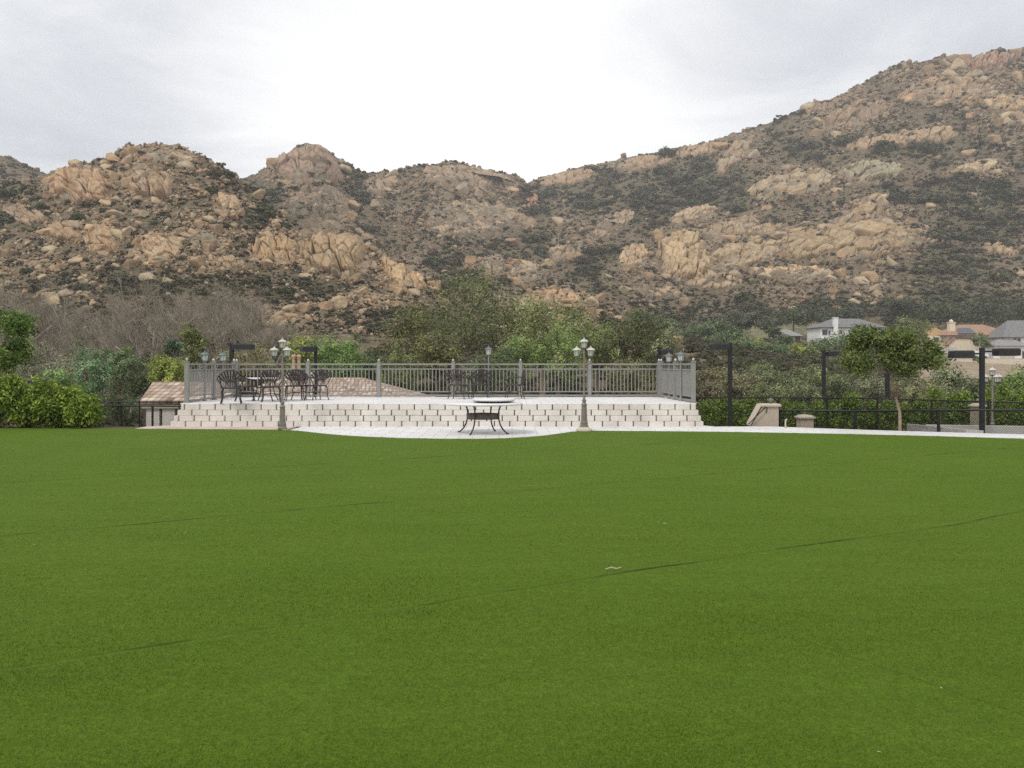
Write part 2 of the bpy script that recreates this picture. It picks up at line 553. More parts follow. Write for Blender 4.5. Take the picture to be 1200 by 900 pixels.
# ------------------------------------------------------------------ terrain lines: (Y, pixel row) per pixel column
l0y = L({-600: 445, 0: 450, 300: 442, 500: 440, 800: 445, 900: 455, 1000: 458, 1100: 452, 1200: 450, 1800: 445})
l1y = L({-600: 400, 0: 398, 150: 402, 300: 396, 400: 394, 500: 402, 560: 398, 620: 388, 700: 388, 770: 400, 820: 404, 880: 418, 960: 428, 1040: 432, 1080: 438, 1200: 440, 1800: 436})
yA = L({-600: 235, -100: 228, 0: 220, 30: 212, 60: 206, 80: 198, 100: 190, 125: 184, 150: 178, 170: 173, 190: 171, 225: 179, 245: 187, 265: 197, 300: 222, 325: 243, 350: 262, 370: 270, 400: 279, 430: 293, 470: 311, 505: 331, 540: 354, 580: 354, 620: 342, 660: 342, 690: 350, 720: 366, 770: 392, 800: 402, 830: 404, 880: 404, 950: 402, 1000: 402, 1060: 408, 1100: 412, 1160: 417, 1200: 420, 1800: 430})
YA = L({-600: 300, 0: 262, 200: 258, 350: 236, 505: 212, 620: 208, 770: 215, 850: 238, 950: 246, 1800: 262})
y3 = L({-600: 300, 0: 268, 190: 222, 300: 272, 420: 325, 505: 362, 540: 378, 620: 370, 690: 378, 770: 404, 830: 406, 880: 398, 950: 394, 1060: 392, 1200: 391, 1800: 390})
yB = L({-600: 130, -100: 173, -30: 180, 0: 182, 12: 183, 24: 191, 55: 208, 100: 215, 200: 215, 270: 212, 300: 203, 330: 186, 350: 171, 360: 168, 372: 170, 385: 178, 400: 188, 420: 202, 445: 204, 480: 198, 505: 193, 530: 189, 545: 192, 560: 198, 590: 202, 605: 206, 612: 213, 617: 217, 625: 211, 650: 204, 700: 194, 760: 180, 800: 171, 830: 165, 870: 154, 900: 144, 930: 129, 950: 121, 975: 115, 1000: 103, 1030: 86, 1045: 78, 1070: 74, 1100: 69, 1150: 66, 1165: 60, 1172: 55, 1180: 60, 1200: 57, 1300: 48, 1800: 10})
YB = L({-600: 560, 0: 500, 200: 490, 360: 480, 530: 575, 617: 650, 700: 650, 900: 610, 1100: 565, 1200: 545, 1800: 500})
y4 = L({-600: 240, 0: 240, 300: 262, 420: 292, 500: 306, 620: 314, 700: 316, 800: 318, 900: 312, 1000: 305, 1100: 300, 1200: 296, 1800: 290})

def lines(px):
    one = np.ones_like(px)
    Y1, Y2 = 152 * one, YA(px)
    Y3 = Y2 + 50 - 20 * sstep(780, 920, px); Y6 = YB(px)
    Y4 = Y3 + .36 * (Y6 - Y3); Y5 = Y3 + .70 * (Y6 - Y3)
    b = yB(px); y4_ = y4(px)
    Ys = np.stack([100 * one, Y1, Y2, Y3, Y4, Y5, Y6, Y6 + 130])
    ys = np.stack([l0y(px), l1y(px), yA(px), y3(px), y4_, .5 * (b + y4_) - 4, b, b + 75])
    return Ys, EYE - (ys - HZ) / F * Ys

def znear(X, Y):
    z = np.full(np.shape(X), -.03)
    z = z - 4 * sstep(27.7, 45, Y)
    yb = path_back(X)
    rt = sstep(5.25, 5.4, X) * sstep(yb - .3, yb - .22, Y)
    z = np.where(Y < 30, z - .75 * rt, np.minimum(z, z - .75 * rt * (1 - sstep(30, 45, Y))))
    lf = sstep(-9.55, -9.75, X) * sstep(23.2, 26, Y)
    z = z - .75 * lf * (1 - sstep(28, 45, Y))
    return z
_pb = [(-30, 22.6), (-9.75, 22.75), (-9.2, 23.3), (5.15, 23.4), (5.3, 22.75), (6.9, 22.8), (8.7, 21.75), (10.4, 20.95), (12.1, 20.25), (16.9, 18.8), (40, 12)]
path_back = lambda X: np.interp(X, [p[0] for p in _pb], [p[1] for p in _pb])
_le = [(-40, 22.4), (-22, 22.3), (-9.6, 22.1), (-5.9, 21.75), (-5.4, 21.45), (-4.5, 20.5), (-3.9, 19.98), (-3.34, 19.65), (-2.5, 19.3), (-1.53, 19.12), (-.8, 19.1), (-.19, 19.2), (.35, 19.55), (.8, 20.0), (1.5, 21.1), (1.9, 21.42), (3.4, 21.3), (5.3, 21.06), (8.1, 20.4), (9.9, 19.8), (11.5, 19.1), (15.7, 17.4), (20.8, 16), (40, 10)]
lawn_edge = lambda X: np.interp(X, [p[0] for p in _le], [p[1] for p in _le])

def zsmooth(X, Y):
    """ground height without small relief"""
    X = np.asarray(X, float); Y = np.asarray(Y, float)
    px = 600 + F * X / np.maximum(Y, 20.0)
    Ys, zs = lines(px)
    z = zs[0].copy()
    for k in range(len(Ys) - 1):
        f = np.clip((Y - Ys[k]) / (Ys[k + 1] - Ys[k]), 0, 1)
        z = np.where(Y >= Ys[k], zs[k] + (zs[k + 1] - zs[k]) * f, z)
    zn = znear(X, Y)
    f = sstep(45, 100, Y)
    return np.where(Y < 100, zn * (1 - f) + zs[0] * f, z)
def zg(X, Y):
    return float(zsmooth(np.array([X]), np.array([Y]))[0])

# picture-space fields used to decide what grows and lies where on the hills
ROCKY = [(97, 218, 48, 20, 1), (172, 220, 34, 18, .9), (190, 182, 60, 14, .6), (270, 240, 26, 16, .8), (78, 272, 30, 14, .8), (122, 280, 22, 22, .8), (186, 292, 28, 20, .9),
         (235, 285, 40, 30, .4), (325, 292, 40, 22, .8), (395, 300, 50, 28, 1), (480, 325, 34, 20, .9), (360, 200, 52, 34, .9), (370, 255, 55, 45, .75), (445, 218, 26, 14, .8), (550, 218, 70, 28, .9), (545, 265, 75, 32, .65),
         (580, 315, 30, 18, .8), (615, 318, 28, 16, .9), (665, 294, 32, 14, .8), (650, 352, 45, 14, .9), (660, 200, 50, 14, .7), (720, 190, 60, 14, .6), (790, 300, 30, 34, .9), (850, 290, 60, 40, .75), (990, 285, 105, 26, 1), (1020, 250, 44, 14, .9),
         (930, 214, 60, 20, .9), (1015, 203, 40, 14, .9), (1150, 200, 40, 12, .8), (1000, 130, 60, 26, .7), (1130, 95, 85, 34, .9), (870, 178, 40, 26, .7), (700, 250, 60, 40, .35), (930, 340, 60, 30, .4), (1020, 335, 30, 30, .4), (760, 330, 50, 30, .45),
         (60, 330, 70, 40, .25), (430, 358, 60, 14, .5), (340, 372, 40, 14, .5), (1170, 130, 50, 30, .6)]
SHRUBBY = [(335, 250, 60, 22, .9), (420, 210, 22, 30, .7), (290, 225, 40, 14, .6), (580, 290, 90, 22, .6), (520, 320, 40, 20, .6), (700, 225, 70, 30, .7), (830, 215, 80, 32, 1), (760, 245, 50, 22, .8), (920, 175, 60, 14, .6), (700, 290, 40, 24, .5),
           (1110, 225, 90, 16, .7), (1150, 260, 60, 50, .7), (1110, 320, 60, 40, .7), (1130, 365, 90, 22, 1), (1000, 365, 80, 16, .7), (900, 362, 60, 12, .6), (700, 330, 50, 16, .5), (60, 345, 70, 30, .6), (150, 330, 70, 24, .5), (230, 345, 80, 26, .6), (350, 340, 60, 14, .6), (480, 375, 70, 16, .6), (20, 240, 40, 40, .4), (1090, 170, 60, 16, .6), (640, 240, 30, 30, .5), (790, 385, 60, 20, .9)]
def field(lst, x, y):
    v = np.zeros(np.shape(x))
    for cx, cy_, rx, ry, a in lst:
        r = np.hypot((x - cx) / rx, (y - cy_) / ry)
        v = np.maximum(v, a * (1 - sstep(.55, 1.3, r)))
    return v
def rockiness(x, y):
    n = fbm(x / 38, y / 22, 11, 4)
    f = field(ROCKY, x, y) + .25 + .75 * n
    f = f - .55 * field(SHRUBBY, x, y)
    return np.clip(f, 0, 1)
def shrubbiness(x, y):
    n = fbm(x / 30, y / 18, 31, 4)
    return np.clip(.28 + field(SHRUBBY, x, y) * .6 - .40 * field(ROCKY, x, y) + .7 * n, 0, 1)

# ground near the lawn
def grid_mesh(name, X, Y, Z, m, kind, colors=None, smooth=True):
    nr, nc = X.shape
    i = np.arange(nr * nc).reshape(nr, nc)
    Fq = np.stack([i[:-1, :-1], i[:-1, 1:], i[1:, 1:], i[1:, :-1]], -1).reshape(-1, 4)
    me = np_mesh(name, np.stack([X, Y, Z], -1).reshape(-1, 3), Fq, colors, smooth)
    return tag(link_mesh(name, me, m), kind=kind)
ys_ = np.concatenate([np.linspace(-60, 15, 16), np.arange(15.5, 36, .12), np.arange(36, 113, 1.0)])
xs_ = np.concatenate([np.linspace(-150, -30, 25), np.arange(-29, 32, .12), np.linspace(32, 150, 25)])
gx, gy = np.meshgrid(xs_, ys_)
gz = zsmooth(gx, gy)
gz = gz + np.where(gy > 30, fbm(gx / 6, gy / 6, 5, 3) * .35 * sstep(30, 42, gy) * sstep(99, 90, gy), 0) - .6 * sstep(99, 104, gy)
grid_mesh("ground", gx, gy, gz, M['soil'], "structure")

# hills and mountain: one fan-shaped grid, cut in two along the dip behind the near hill
pxs = np.arange(-330, 1532, 1.5)
Ys, Zs = lines(pxs)
sub = [26, 90, 14, 90, 90, 110, 22]
rowsY, rowsZ, cut = [], [], []
for s_ in range(7):
    for q in range(sub[s_]):
        f = q / sub[s_]
        g = f
        rowsY.append(Ys[s_] + (Ys[s_ + 1] - Ys[s_]) * g)
        rowsZ.append(Zs[s_] + (Zs[s_ + 1] - Zs[s_]) * g)
    cut.append(len(rowsY))
rowsY.append(Ys[7]); rowsZ.append(Zs[7])
TY = np.array(rowsY); TZ0 = np.array(rowsZ)
TX = (pxs[None, :] - 600) / F * TY
PX = np.broadcast_to(pxs[None, :], TY.shape)
# large relief: spurs and gullies; kept small on the bench of the houses
amp = sstep(150, 300, TY)
bench = sstep(840, 900, PX) * (1 - sstep(262, 330, TY))
big = fbm(TX / 90, TY / 130, 41, 4)
rid = 1 - np.abs(fbm(TX / 55 + TY / 160, TY / 300, 47, 3)) * 2
TZ = TZ0 + (amp * (9 * big + 5 * (rid - .5)) * sstep(260, 420, TY) + 1.6 * fbm(TX / 22, TY / 22, 43, 4)) * (1 - bench) * sstep(100, 130, TY)
top = 1 - np.exp(-((TY - YB(PX)) / 45.0) ** 2)
TZ = TZ0 + (TZ - TZ0) * np.where(TY > 330, .25 + .75 * top, 1)
PY = HZ - (TZ - EYE) / TY * F
# visible surface lookup on the un-roughened terrain
ENV = np.minimum.accumulate(PY, 0)
def surf(x, y, E=None, YY=None):
    """world points of the hill surface seen at pixels x, y (arrays); nan on sky"""
    E = ENV if E is None else E; YY = TY if YY is None else YY
    x = np.atleast_1d(np.asarray(x, float)); y = np.atleast_1d(np.asarray(y, float))
    ci = np.clip(((x - pxs[0]) / 1.5).astype(int), 0, len(pxs) - 1)
    out = np.full((len(x), 3), np.nan)
    for c in np.unique(ci):
        m = ci == c
        Yv = np.interp(-y[m], -E[:, c], YY[:, c], right=np.nan)
        out[m] = np.stack([(x[m] - 600) / F * Yv, Yv, EYE - (y[m] - HZ) / F * Yv], -1)
    return out
RK = rockiness(PX, PY)
# stones and ledges pressed into the surface
S = TZ * 1.25 + TY * .35
rough = np.zeros_like(TZ)
tint = np.zeros_like(TZ)
for sz, am, sd_ in ((7.0, 2.2, 51), (3.2, 1.3, 61), (1.5, .6, 71)):
    wx = TX / (sz * 1.35) + .35 * perlin(TX / sz, S / sz, sd_ + 3)
    wy = S / sz + .35 * perlin(TX / sz + 9, S / sz, sd_ + 4)
    f1, f2, cid = worley(wx, wy, sd_)
    pill = np.sqrt(np.clip(1 - (f1 / .62) ** 2, 0, 1)) * (cid > .35)
    crev = 1 - sstep(.0, .16, f2 - f1)
    rough += am * (pill * (.5 + cid * .7) - .5 * crev) * sstep(.30, .62, RK + .25 * (cid - .5))
    tint += pill * (cid - .3) * (1 if sz > 2 else .6)
near = sstep(185, 330, TY) * .75 + .35
dip = (1 - bench)
rough = rough * near * dip * sstep(120, 190, TY)
ridgefade = .35 + .65 * (1 - np.exp(-((TY - YB(PX)) / 25.0) ** 2))
RX, RYv, RZ = TX, TY - rough * .55 * ridgefade, TZ + rough * .62 * ridgefade + .35 * fbm(TX / 4, S / 4, 81, 3) * dip
RZ = RZ + np.where((TY > YB(PX) - 8), np.maximum(0, fbm(TX / 9, TY / 40, 91, 4) * 3.2 + (worley(TX / 5, TY / 60, 95)[2] - .6) * 3.0), 0) * np.exp(-((TY - YB(PX)) / 12.0) ** 2)
SH = shrubbiness(PX, PY)
ENV2 = np.minimum.accumulate(HZ - (RZ - EYE) / RYv * F, 0)
def surf2(x, y):
    return surf(x, y, ENV2, RYv)
# albedo: soil, dry brush, green brush, stone
soil = np.array((.200, .150, .100)); dry = np.array((.140, .115, .075)); green = np.array((.105, .102, .060))
st1 = np.array((.36, .265, .175)); st2 = np.array((.42, .35, .26)); st3 = np.array((.33, .20, .13))
n1 = fbm(PX / 16, PY / 9, 21, 4)[..., None]; n2 = fbm(PX / 5, PY / 3.5, 23, 3)[..., None]
C = soil + (dry - soil) * np.clip(.55 + 1.1 * n1, 0, 1)
C = C + (green - C) * np.clip((SH[..., None] - .30) * 1.7 + .9 * n2, 0, 1) * .9
fr = np.clip((RK[..., None] - .38) * 2.4 + .9 * n2 + tint[..., None] * .35, 0, 1)
h = np.clip(.5 + 1.2 * fbm(PX / 60, PY / 30, 27, 3) + .8 * (tint - .3), 0, 1)[..., None]
stone = st1 + (st2 - st1) * h
stone = stone + (st3 - stone) * np.clip(fbm(PX / 25, PY / 18, 29, 3)[..., None] * 1.6 - .1, 0, 1)
C = C + (stone * .86 - C) * fr * (.35 + .5 * np.clip(tint[..., None], 0, 1))
low = (sstep(230, 150, TY) * sstep(795, 830, PX))[..., None]
C = C + (np.array((.20, .168, .105)) + n1 * .03 - C) * low * .85
bk = (sstep(1070, 1090, PX) * sstep(265, 200, TY))[..., None]
C = C + (np.array((.40, .32, .23)) + n1 * .05 - C) * bk * .9
meadow = np.exp(-(((PX - 915) / 45) ** 2 + ((PY - 390) / 9) ** 2))[..., None]
C = C + (np.array((.21, .20, .12)) - C) * np.clip(meadow * 1.6, 0, 1)
C = np.clip(C, .02, .6)
ct = cut[2]
for nm, a_, b_ in (("near_hill", 0, ct + 1), ("mountain", ct, TY.shape[0])):
    grid_mesh(nm, RX[a_:b_], RYv[a_:b_], RZ[a_:b_], M['terrain'], "structure", C[a_:b_].reshape(-1, 3))
# ------------------------------------------------------------------ rocks
def ico(sub):
    bm = bmesh.new()
    bmesh.ops.create_icosphere(bm, subdivisions=sub, radius=1)
    V = np.array([v.co[:] for v in bm.verts]); Fc = np.array([[v.index for v in f.verts] for f in bm.faces])
    bm.free()
    return V, Fc
ICO = {s_: ico(s_) for s_ in (1, 2, 3, 4)}
def rock_shape(seed, sub):
    r = np.random.default_rng(seed)
    V, Fc = ICO[sub]
    V = V.copy()
    kx = r.uniform(3.0, 7.0)
    V /= (np.sum(np.abs(V) ** kx, 1) ** (1 / kx))[:, None]
    for _ in range(9):
        n = r.normal(size=3); n /= np.linalg.norm(n)
        d = V @ n - r.uniform(.42, .75)
        V -= n * np.clip(d, 0, None)[:, None] * .95
    o = r.uniform(0, 90)
    d = fbm(V[:, 0] * 1.3 + o, V[:, 1] * 1.3 + V[:, 2] * 1.9, seed % 50, 3) * .15
    ly = np.abs(((V[:, 2] * r.uniform(1.2, 2.2) + o + .15 * perlin(V[:, 0] * 2, V[:, 1] * 2, 5)) % 1) - .5)
    d -= .10 * sstep(.10, .0, ly)
    V *= (1 + d)[:, None]
    V *= np.array([1, r.uniform(.75, 1.0), r.uniform(.68, .98)])
    a = r.uniform(-.25, .25)
    ca, sa = math.cos(a), math.sin(a)
    V = V @ np.array([[ca, 0, sa], [0, 1, 0], [-sa, 0, ca]])
    return V, Fc
def rock_cols(V, base, r):
    n = fbm(V[:, 0] * 1.7, V[:, 1] * 1.7 + V[:, 2] * 2.3, int(r.integers(40)), 3)[:, None]
    return np.clip(base * (1 + .35 * n), .03, .6)
STONES = np.array([(.40, .285, .175), (.43, .32, .205), (.44, .35, .235), (.36, .245, .150), (.40, .265, .165), (.41, .325, .215)])

# outcrops: jointed sandstone faces, each ONE connected surface standing out of the slope
def outcrop(name, label, cx, cy_, rx, ry, blk, ang=0.0, aniso=1.6, base=(.42, .31, .20), bulge=.5, seed=0, cat="rock outcrop"):
    r = np.random.default_rng(seed + 900)
    step = .62
    us = np.arange(-rx * 1.25, rx * 1.25 + step, step); vs = np.arange(-ry * 1.3, ry * 1.3 + step, step)
    u, v = np.meshgrid(us, vs)
    ca, sa = math.cos(ang), math.sin(ang)
    px = cx + u * ca - v * sa; py = cy_ + u * sa + v * ca
    P = surf(px.ravel(), py.ravel()).reshape(*u.shape, 3)
    onA = cx < 800 and cy_ > yA(cx)
    ridge = yA(px) if onA else yB(px)
    lim = (YA(px) if onA else YB(px)) + 2
    P[..., 1] = np.where(P[..., 1] > lim, lim, P[..., 1])
    if not onA: P[..., 1] = np.where(P[..., 1] < (YA(px) + 20), np.nan, P[..., 1])
    Yc = np.nanmedian(P[..., 1])
    Yv = np.where(np.isnan(P[..., 1]), Yc, P[..., 1])
    lo, hi = np.nanpercentile(P[..., 1], (4, 96))
    # one plane through the slope keeps the face free of jumps
    A_ = np.stack([u.ravel(), v.ravel(), np.ones(u.size)], 1)
    co, *_ = np.linalg.lstsq(A_, np.clip(Yv, lo, hi).ravel(), rcond=None)
    Yp = (A_ @ co).reshape(u.shape)
    Yv = .35 * Yp + .65 * np.clip(Yv, lo, hi)
    for _ in range(6):
        Yv = (Yv + np.roll(Yv, 1, 0) + np.roll(Yv, -1, 0) + np.roll(Yv, 1, 1) + np.roll(Yv, -1, 1)) / 5
    B = np.stack([(px - 600) / F * Yv, Yv, EYE - (py - HZ) / F * Yv], -1)
    sc = Yc / F
    rr = np.hypot(u / rx, v / ry)
    edge = fbm(px / (rx * .45) + seed, py / (ry * .6), 60 + seed % 9, 4)
    wq = u * sc; vq = v * sc * 1.15
    bm_ = blk * sc
    x_ = wq / (bm_ * aniso) + .30 * perlin(wq / bm_ * .8, vq / bm_ * .8, seed + 3)
    y_ = vq / bm_ + .30 * perlin(wq / bm_ * .8 + 5, vq / bm_ * .8, seed + 4)
    f1, f2, c1 = worley(x_, y_, seed, .85)
    g1, g2, c2 = worley(x_ * 2.3 + 7, y_ * 2.1, seed + 17, .9)
    ox1, oy1 = worley_at(x_, y_, seed, .85); ox2, oy2 = worley_at(x_ * 2.3 + 7, y_ * 2.1, seed + 17, .9)
    tl1 = ox1 * (rnd2((c1 * 4095).astype(int), 0 * (c1 * 4095).astype(int), 5) - .5) * .9 - oy1 * (.15 + .9 * rnd2((c1 * 4095).astype(int), 1 + 0 * (c1 * 4095).astype(int), 6))
    tl2 = ox2 * (rnd2((c2 * 4095).astype(int), 0 * (c2 * 4095).astype(int), 8) - .5) * 1.0 - oy2 * (.9 * rnd2((c2 * 4095).astype(int), 1 + 0 * (c2 * 4095).astype(int), 9))
    m = sstep(1.12, .80, rr + .38 * edge + .22 * (c1 - .5)) * sstep(-2.5, 2.5, py - ridge)
    crack = 1 - sstep(.0, .11, f2 - f1)
    crack2 = 1 - sstep(.0, .10, g2 - g1)
    pil = np.sqrt(np.clip(1 - (f1 / .80) ** 2, .02, 1))
    hgt = bulge * ry * sc * np.sqrt(np.clip(1.25 - rr ** 2, 0, 1.25)) + bm_ * (.34 * pil + .70 * (c1 - .5) + .55 * tl1 - .75 * crack) + bm_ * .26 * (c2 - .5 + .9 * tl2 - .8 * crack2)
    hgt = hgt + bm_ * .25 * fbm(wq / bm_ * 1.6, vq / bm_ * 2.2, seed + 8, 4)
    hgt = hgt * m - (1 - m) * (2.2 + bm_ * 1.1)
    nrm = np.array((0, -.86, .50))
    P = B + nrm * hgt[..., None]
    P[..., 2] -= sc * ry * .15 * m
    tintc = np.array(base) * np.array(((.95, .93, .88) if onA else (.91, .875, .81))) * (1 + .30 * (c1[..., None] - .5)) * (1 + .16 * (c2[..., None] - .5))
    wn = fbm(px / 7, py / 4, seed % 30 + 2, 4)[..., None]
    tintc = tintc * (1 + .35 * wn)
    warm = np.clip(fbm(px / 14, py / 9, seed % 30 + 5, 3) * 1.5, 0, 1)[..., None]
    tintc = tintc + (np.array((.40, .25, .15)) - tintc) * warm * .55
    pal = np.clip(fbm(px / 18 + 3, py / 8, seed % 30 + 6, 3) * 1.6 - .1, 0, 1)[..., None]
    tintc = tintc + (np.array((.45, .40, .31)) - tintc) * pal * .6
    nr, nc = u.shape
    i = np.arange(nr * nc).reshape(nr, nc)
    keep = (m[:-1, :-1] + m[:-1, 1:] + m[1:, :-1] + m[1:, 1:]).ravel() > .02
    Fq = np.stack([i[:-1, :-1], i[1:, :-1], i[1:, 1:], i[:-1, 1:]], -1).reshape(-1, 4)[keep]
    used = np.unique(Fq)
    remap = -np.ones(nr * nc, int); remap[used] = np.arange(len(used))
    org = np.array(B.reshape(-1, 3).mean(0))
    me = np_mesh(name, P.reshape(-1, 3)[used] - org, remap[Fq], np.clip(tintc.reshape(-1, 3)[used], .03, .6), False)
    o = link_mesh(name, me, M['rock'])
    o.location = org
    return tag(o, label, cat)
OC = [
 ("tall jointed tan boulder stack on the upper shoulder of the hill at the far left", 98, 219, 44, 20, 15, .05, 1.0, (.42, .29, .19), .6),
 ("two rounded tan blocks side by side below the left hill's top", 181, 219, 30, 18, 15, .0, 1.1, (.42, .30, .20), .6),
 ("small dark-cracked rock cap on the very top of the left hill", 188, 181, 34, 8, 7, .0, 1.5, (.34, .26, .18), .4),
 ("tan rounded outcrop on the right flank of the left hill, ringed by dark brush", 270, 240, 18, 10, 12, .12, 1.5, (.42, .31, .21), .6),
 ("low brown outcrop near the left edge of the left hill, beneath the boulder stack", 74, 272, 24, 11, 9, .1, 1.5, (.38, .27, .18), .5),
 ("stepped orange-tan outcrop in the middle of the left hill", 120, 281, 20, 20, 11, .1, 1.4, (.41, .29, .19), .5),
 ("broad cracked tan ledge low on the left hill", 188, 292, 25, 16, 9, .15, 1.6, (.42, .31, .21), .5),
 ("upright orange rocks at the left end of the low rocky spur", 325, 294, 34, 17, 15, -.05, .9, (.44, .31, .19), .6),
 ("largest orange-tan sandstone cliff on the low rocky spur left of centre", 393, 302, 46, 27, 22, .12, 1.0, (.46, .33, .20), .65),
 ("broken tan rock rib at the lower right end of the spur", 474, 323, 34, 16, 11, .55, 1.2, (.44, .32, .20), .55),
 ("smooth pinkish cliff wall crowning the pointed central peak", 362, 196, 44, 22, 15, -.05, 1.5, (.40, .29, .215), .45),
 ("pale cracked rock face below the pointed central peak", 372, 246, 46, 36, 8, .1, 1.4, (.38, .29, .21), .3),
 ("squarish tan crag beside the notch right of the pointed peak", 444, 219, 17, 11, 12, .0, 1.3, (.42, .32, .23), .5),
 ("long pale rock crest along the middle ridge", 548, 209, 60, 14, 7, .08, 2.0, (.38, .29, .21), .4),
 ("pale rubbly rock slope under the middle ridge", 556, 256, 66, 26, 6, .06, 2.0, (.37, .29, .205), .3),
 ("reddish upright rock beside the notch in the skyline", 624, 238, 9, 9, 8, .0, .9, (.38, .23, .17), .6),
 ("small pale outcrop low in the central valley, left of a yellowish wedge of rock", 578, 312, 17, 13, 9, -.1, 1.2, (.45, .36, .25), .5),
 ("wedge of yellowish rock low in the valley beside the small pale outcrop", 616, 318, 20, 12, 10, .1, 1.4, (.46, .36, .24), .5),
 ("pointed fan-shaped tan outcrop on the lower slope right of centre", 662, 294, 25, 11, 9, -.25, 1.6, (.44, .34, .23), .5),
 ("row of big orange boulders on the knoll behind the tall green trees", 652, 350, 38, 9, 12, .08, 1.3, (.44, .30, .20), .6),
 ("layered tan crest rocks right of the notch in the skyline", 664, 207, 40, 10, 6, -.12, 2.6, (.38, .285, .20), .4),
 ("brownish crag breaking the skyline right of the layered crest rocks", 755, 191, 34, 9, 7, -.15, 2.0, (.36, .265, .185), .4),
 ("steep tan buttress at the left end of the great rock band", 798, 301, 36, 32, 15, .1, 1.3, (.46, .35, .22), .5),
 ("long sloping pale slab left of the broadest cliff", 870, 298, 56, 17, 10, -.2, 2.6, (.47, .365, .235), .45),
 ("tan rock knobs above the long sloping slab", 858, 268, 40, 15, 8, -.2, 2.0, (.45, .34, .22), .45),
 ("broadest yellow-tan sandstone cliff across the right mountain", 990, 284, 100, 23, 14, -.05, 2.8, (.49, .37, .23), .5),
 ("smooth tan whaleback rock just above the broadest cliff", 1006, 253, 40, 12, 15, -.2, 1.8, (.46, .34, .215), .55),
 ("small tan dome above the whaleback rock", 1024, 234, 17, 7, 12, -.05, 1.6, (.45, .34, .22), .6),
 ("long pitted cream rock band high on the right mountain", 926, 216, 58, 16, 9, -.16, 2.3, (.46, .36, .24), .45),
 ("greenish pale smooth outcrop at the upper end of the cream rock band", 1020, 204, 38, 13, 17, -.02, 1.7, (.44, .40, .27), .5),
 ("narrow pale ledge near the right edge, level with the cream rock band", 1148, 196, 36, 8, 9, -.03, 2.0, (.45, .36, .24), .4),
 ("diagonal tan crag under the skyline in the dark brush of the right mountain", 860, 184, 30, 13, 10, -.75, 1.4, (.42, .32, .22), .45),
 ("blocky brown cliff stepping up under the right mountain's skyline", 1002, 136, 46, 15, 10, -.3, 2.0, (.37, .265, .18), .45),
 ("grey-tan cliff bands below the summit of the right mountain", 1110, 106, 62, 15, 10, -.06, 2.2, (.37, .275, .19), .4),
 ("jagged reddish rocks on the summit at the right edge", 1160, 74, 34, 10, 9, -.15, .9, (.38, .25, .19), .6),
 ("big tan wall at the right edge under the summit rocks", 1180, 122, 26, 13, 11, .0, 2.0, (.40, .30, .20), .45),
 ("thin layered ledge between the long sloping slab and the broadest cliff", 905, 268, 34, 8, 7, -.15, 2.4, (.45, .34, .23), .4),
 ("broken tan ledges under the broadest cliff's left half", 925, 318, 52, 9, 8, .02, 2.3, (.44, .33, .22), .35),
 ("rubbly pale shelf beneath the steep tan buttress", 772, 340, 30, 8, 7, .05, 2.0, (.44, .34, .23), .35),
 ("cracked tan rib in the brush left of the steep tan buttress", 742, 300, 22, 14, 8, -.3, 1.3, (.42, .32, .22), .4),
 ("pale flat rock shelf above the tan rock knobs", 812, 252, 32, 9, 8, -.25, 1.8, (.43, .33, .23), .35),
 ("row of reddish blocks beneath the blocky brown cliff", 1030, 168, 46, 9, 8, -.1, 1.8, (.40, .29, .20), .35),
 ("crumbly tan ledges in the middle of the right mountain, between two brush bands", 1086, 158, 44, 10, 8, .0, 2.0, (.42, .32, .22), .35),
 ("low brown ledge at the right edge below the brush, above the houses", 1172, 292, 24, 7, 7, .2, 1.9, (.40, .30, .20), .35),
 ("tan rocks along the brushy rib right of the middle of the valley", 716, 262, 34, 12, 7, -.5, 1.5, (.41, .31, .22), .3),
 ("cracked brown crest crags left of the tall diagonal crag", 818, 176, 28, 8, 7, -.15, 1.5, (.40, .30, .21), .4),
 ("reddish crags on the skyline above the blocky brown cliff", 966, 122, 22, 8, 7, -.4, 1.2, (.39, .28, .20), .5),
 ("tumbled brown blocks on the far left hill's lower shoulder", 30, 252, 30, 12, 8, .2, 1.4, (.38, .28, .19), .35),
 ("tan ledge crossing the middle of the left hill's right side", 232, 276, 30, 8, 7, .2, 1.9, (.40, .30, .20), .35),
 ("chunky tan rocks just left of the spur's upright rocks", 268, 306, 22, 8, 7, .2, 1.3, (.42, .31, .20), .35),
 ("weathered tan shelf at the foot of the great rock band, left of its middle", 835, 328, 38, 10, 9, .06, 1.8, (.46, .35, .23), .4),
]
for i, (lb, cx, cy_, rx, ry, blk, an, asp, cl, bu) in enumerate(OC):
    outcrop("rock_outcrop", lb, cx, cy_, rx, ry, blk, an, asp, cl, bu, 11 + i * 7)

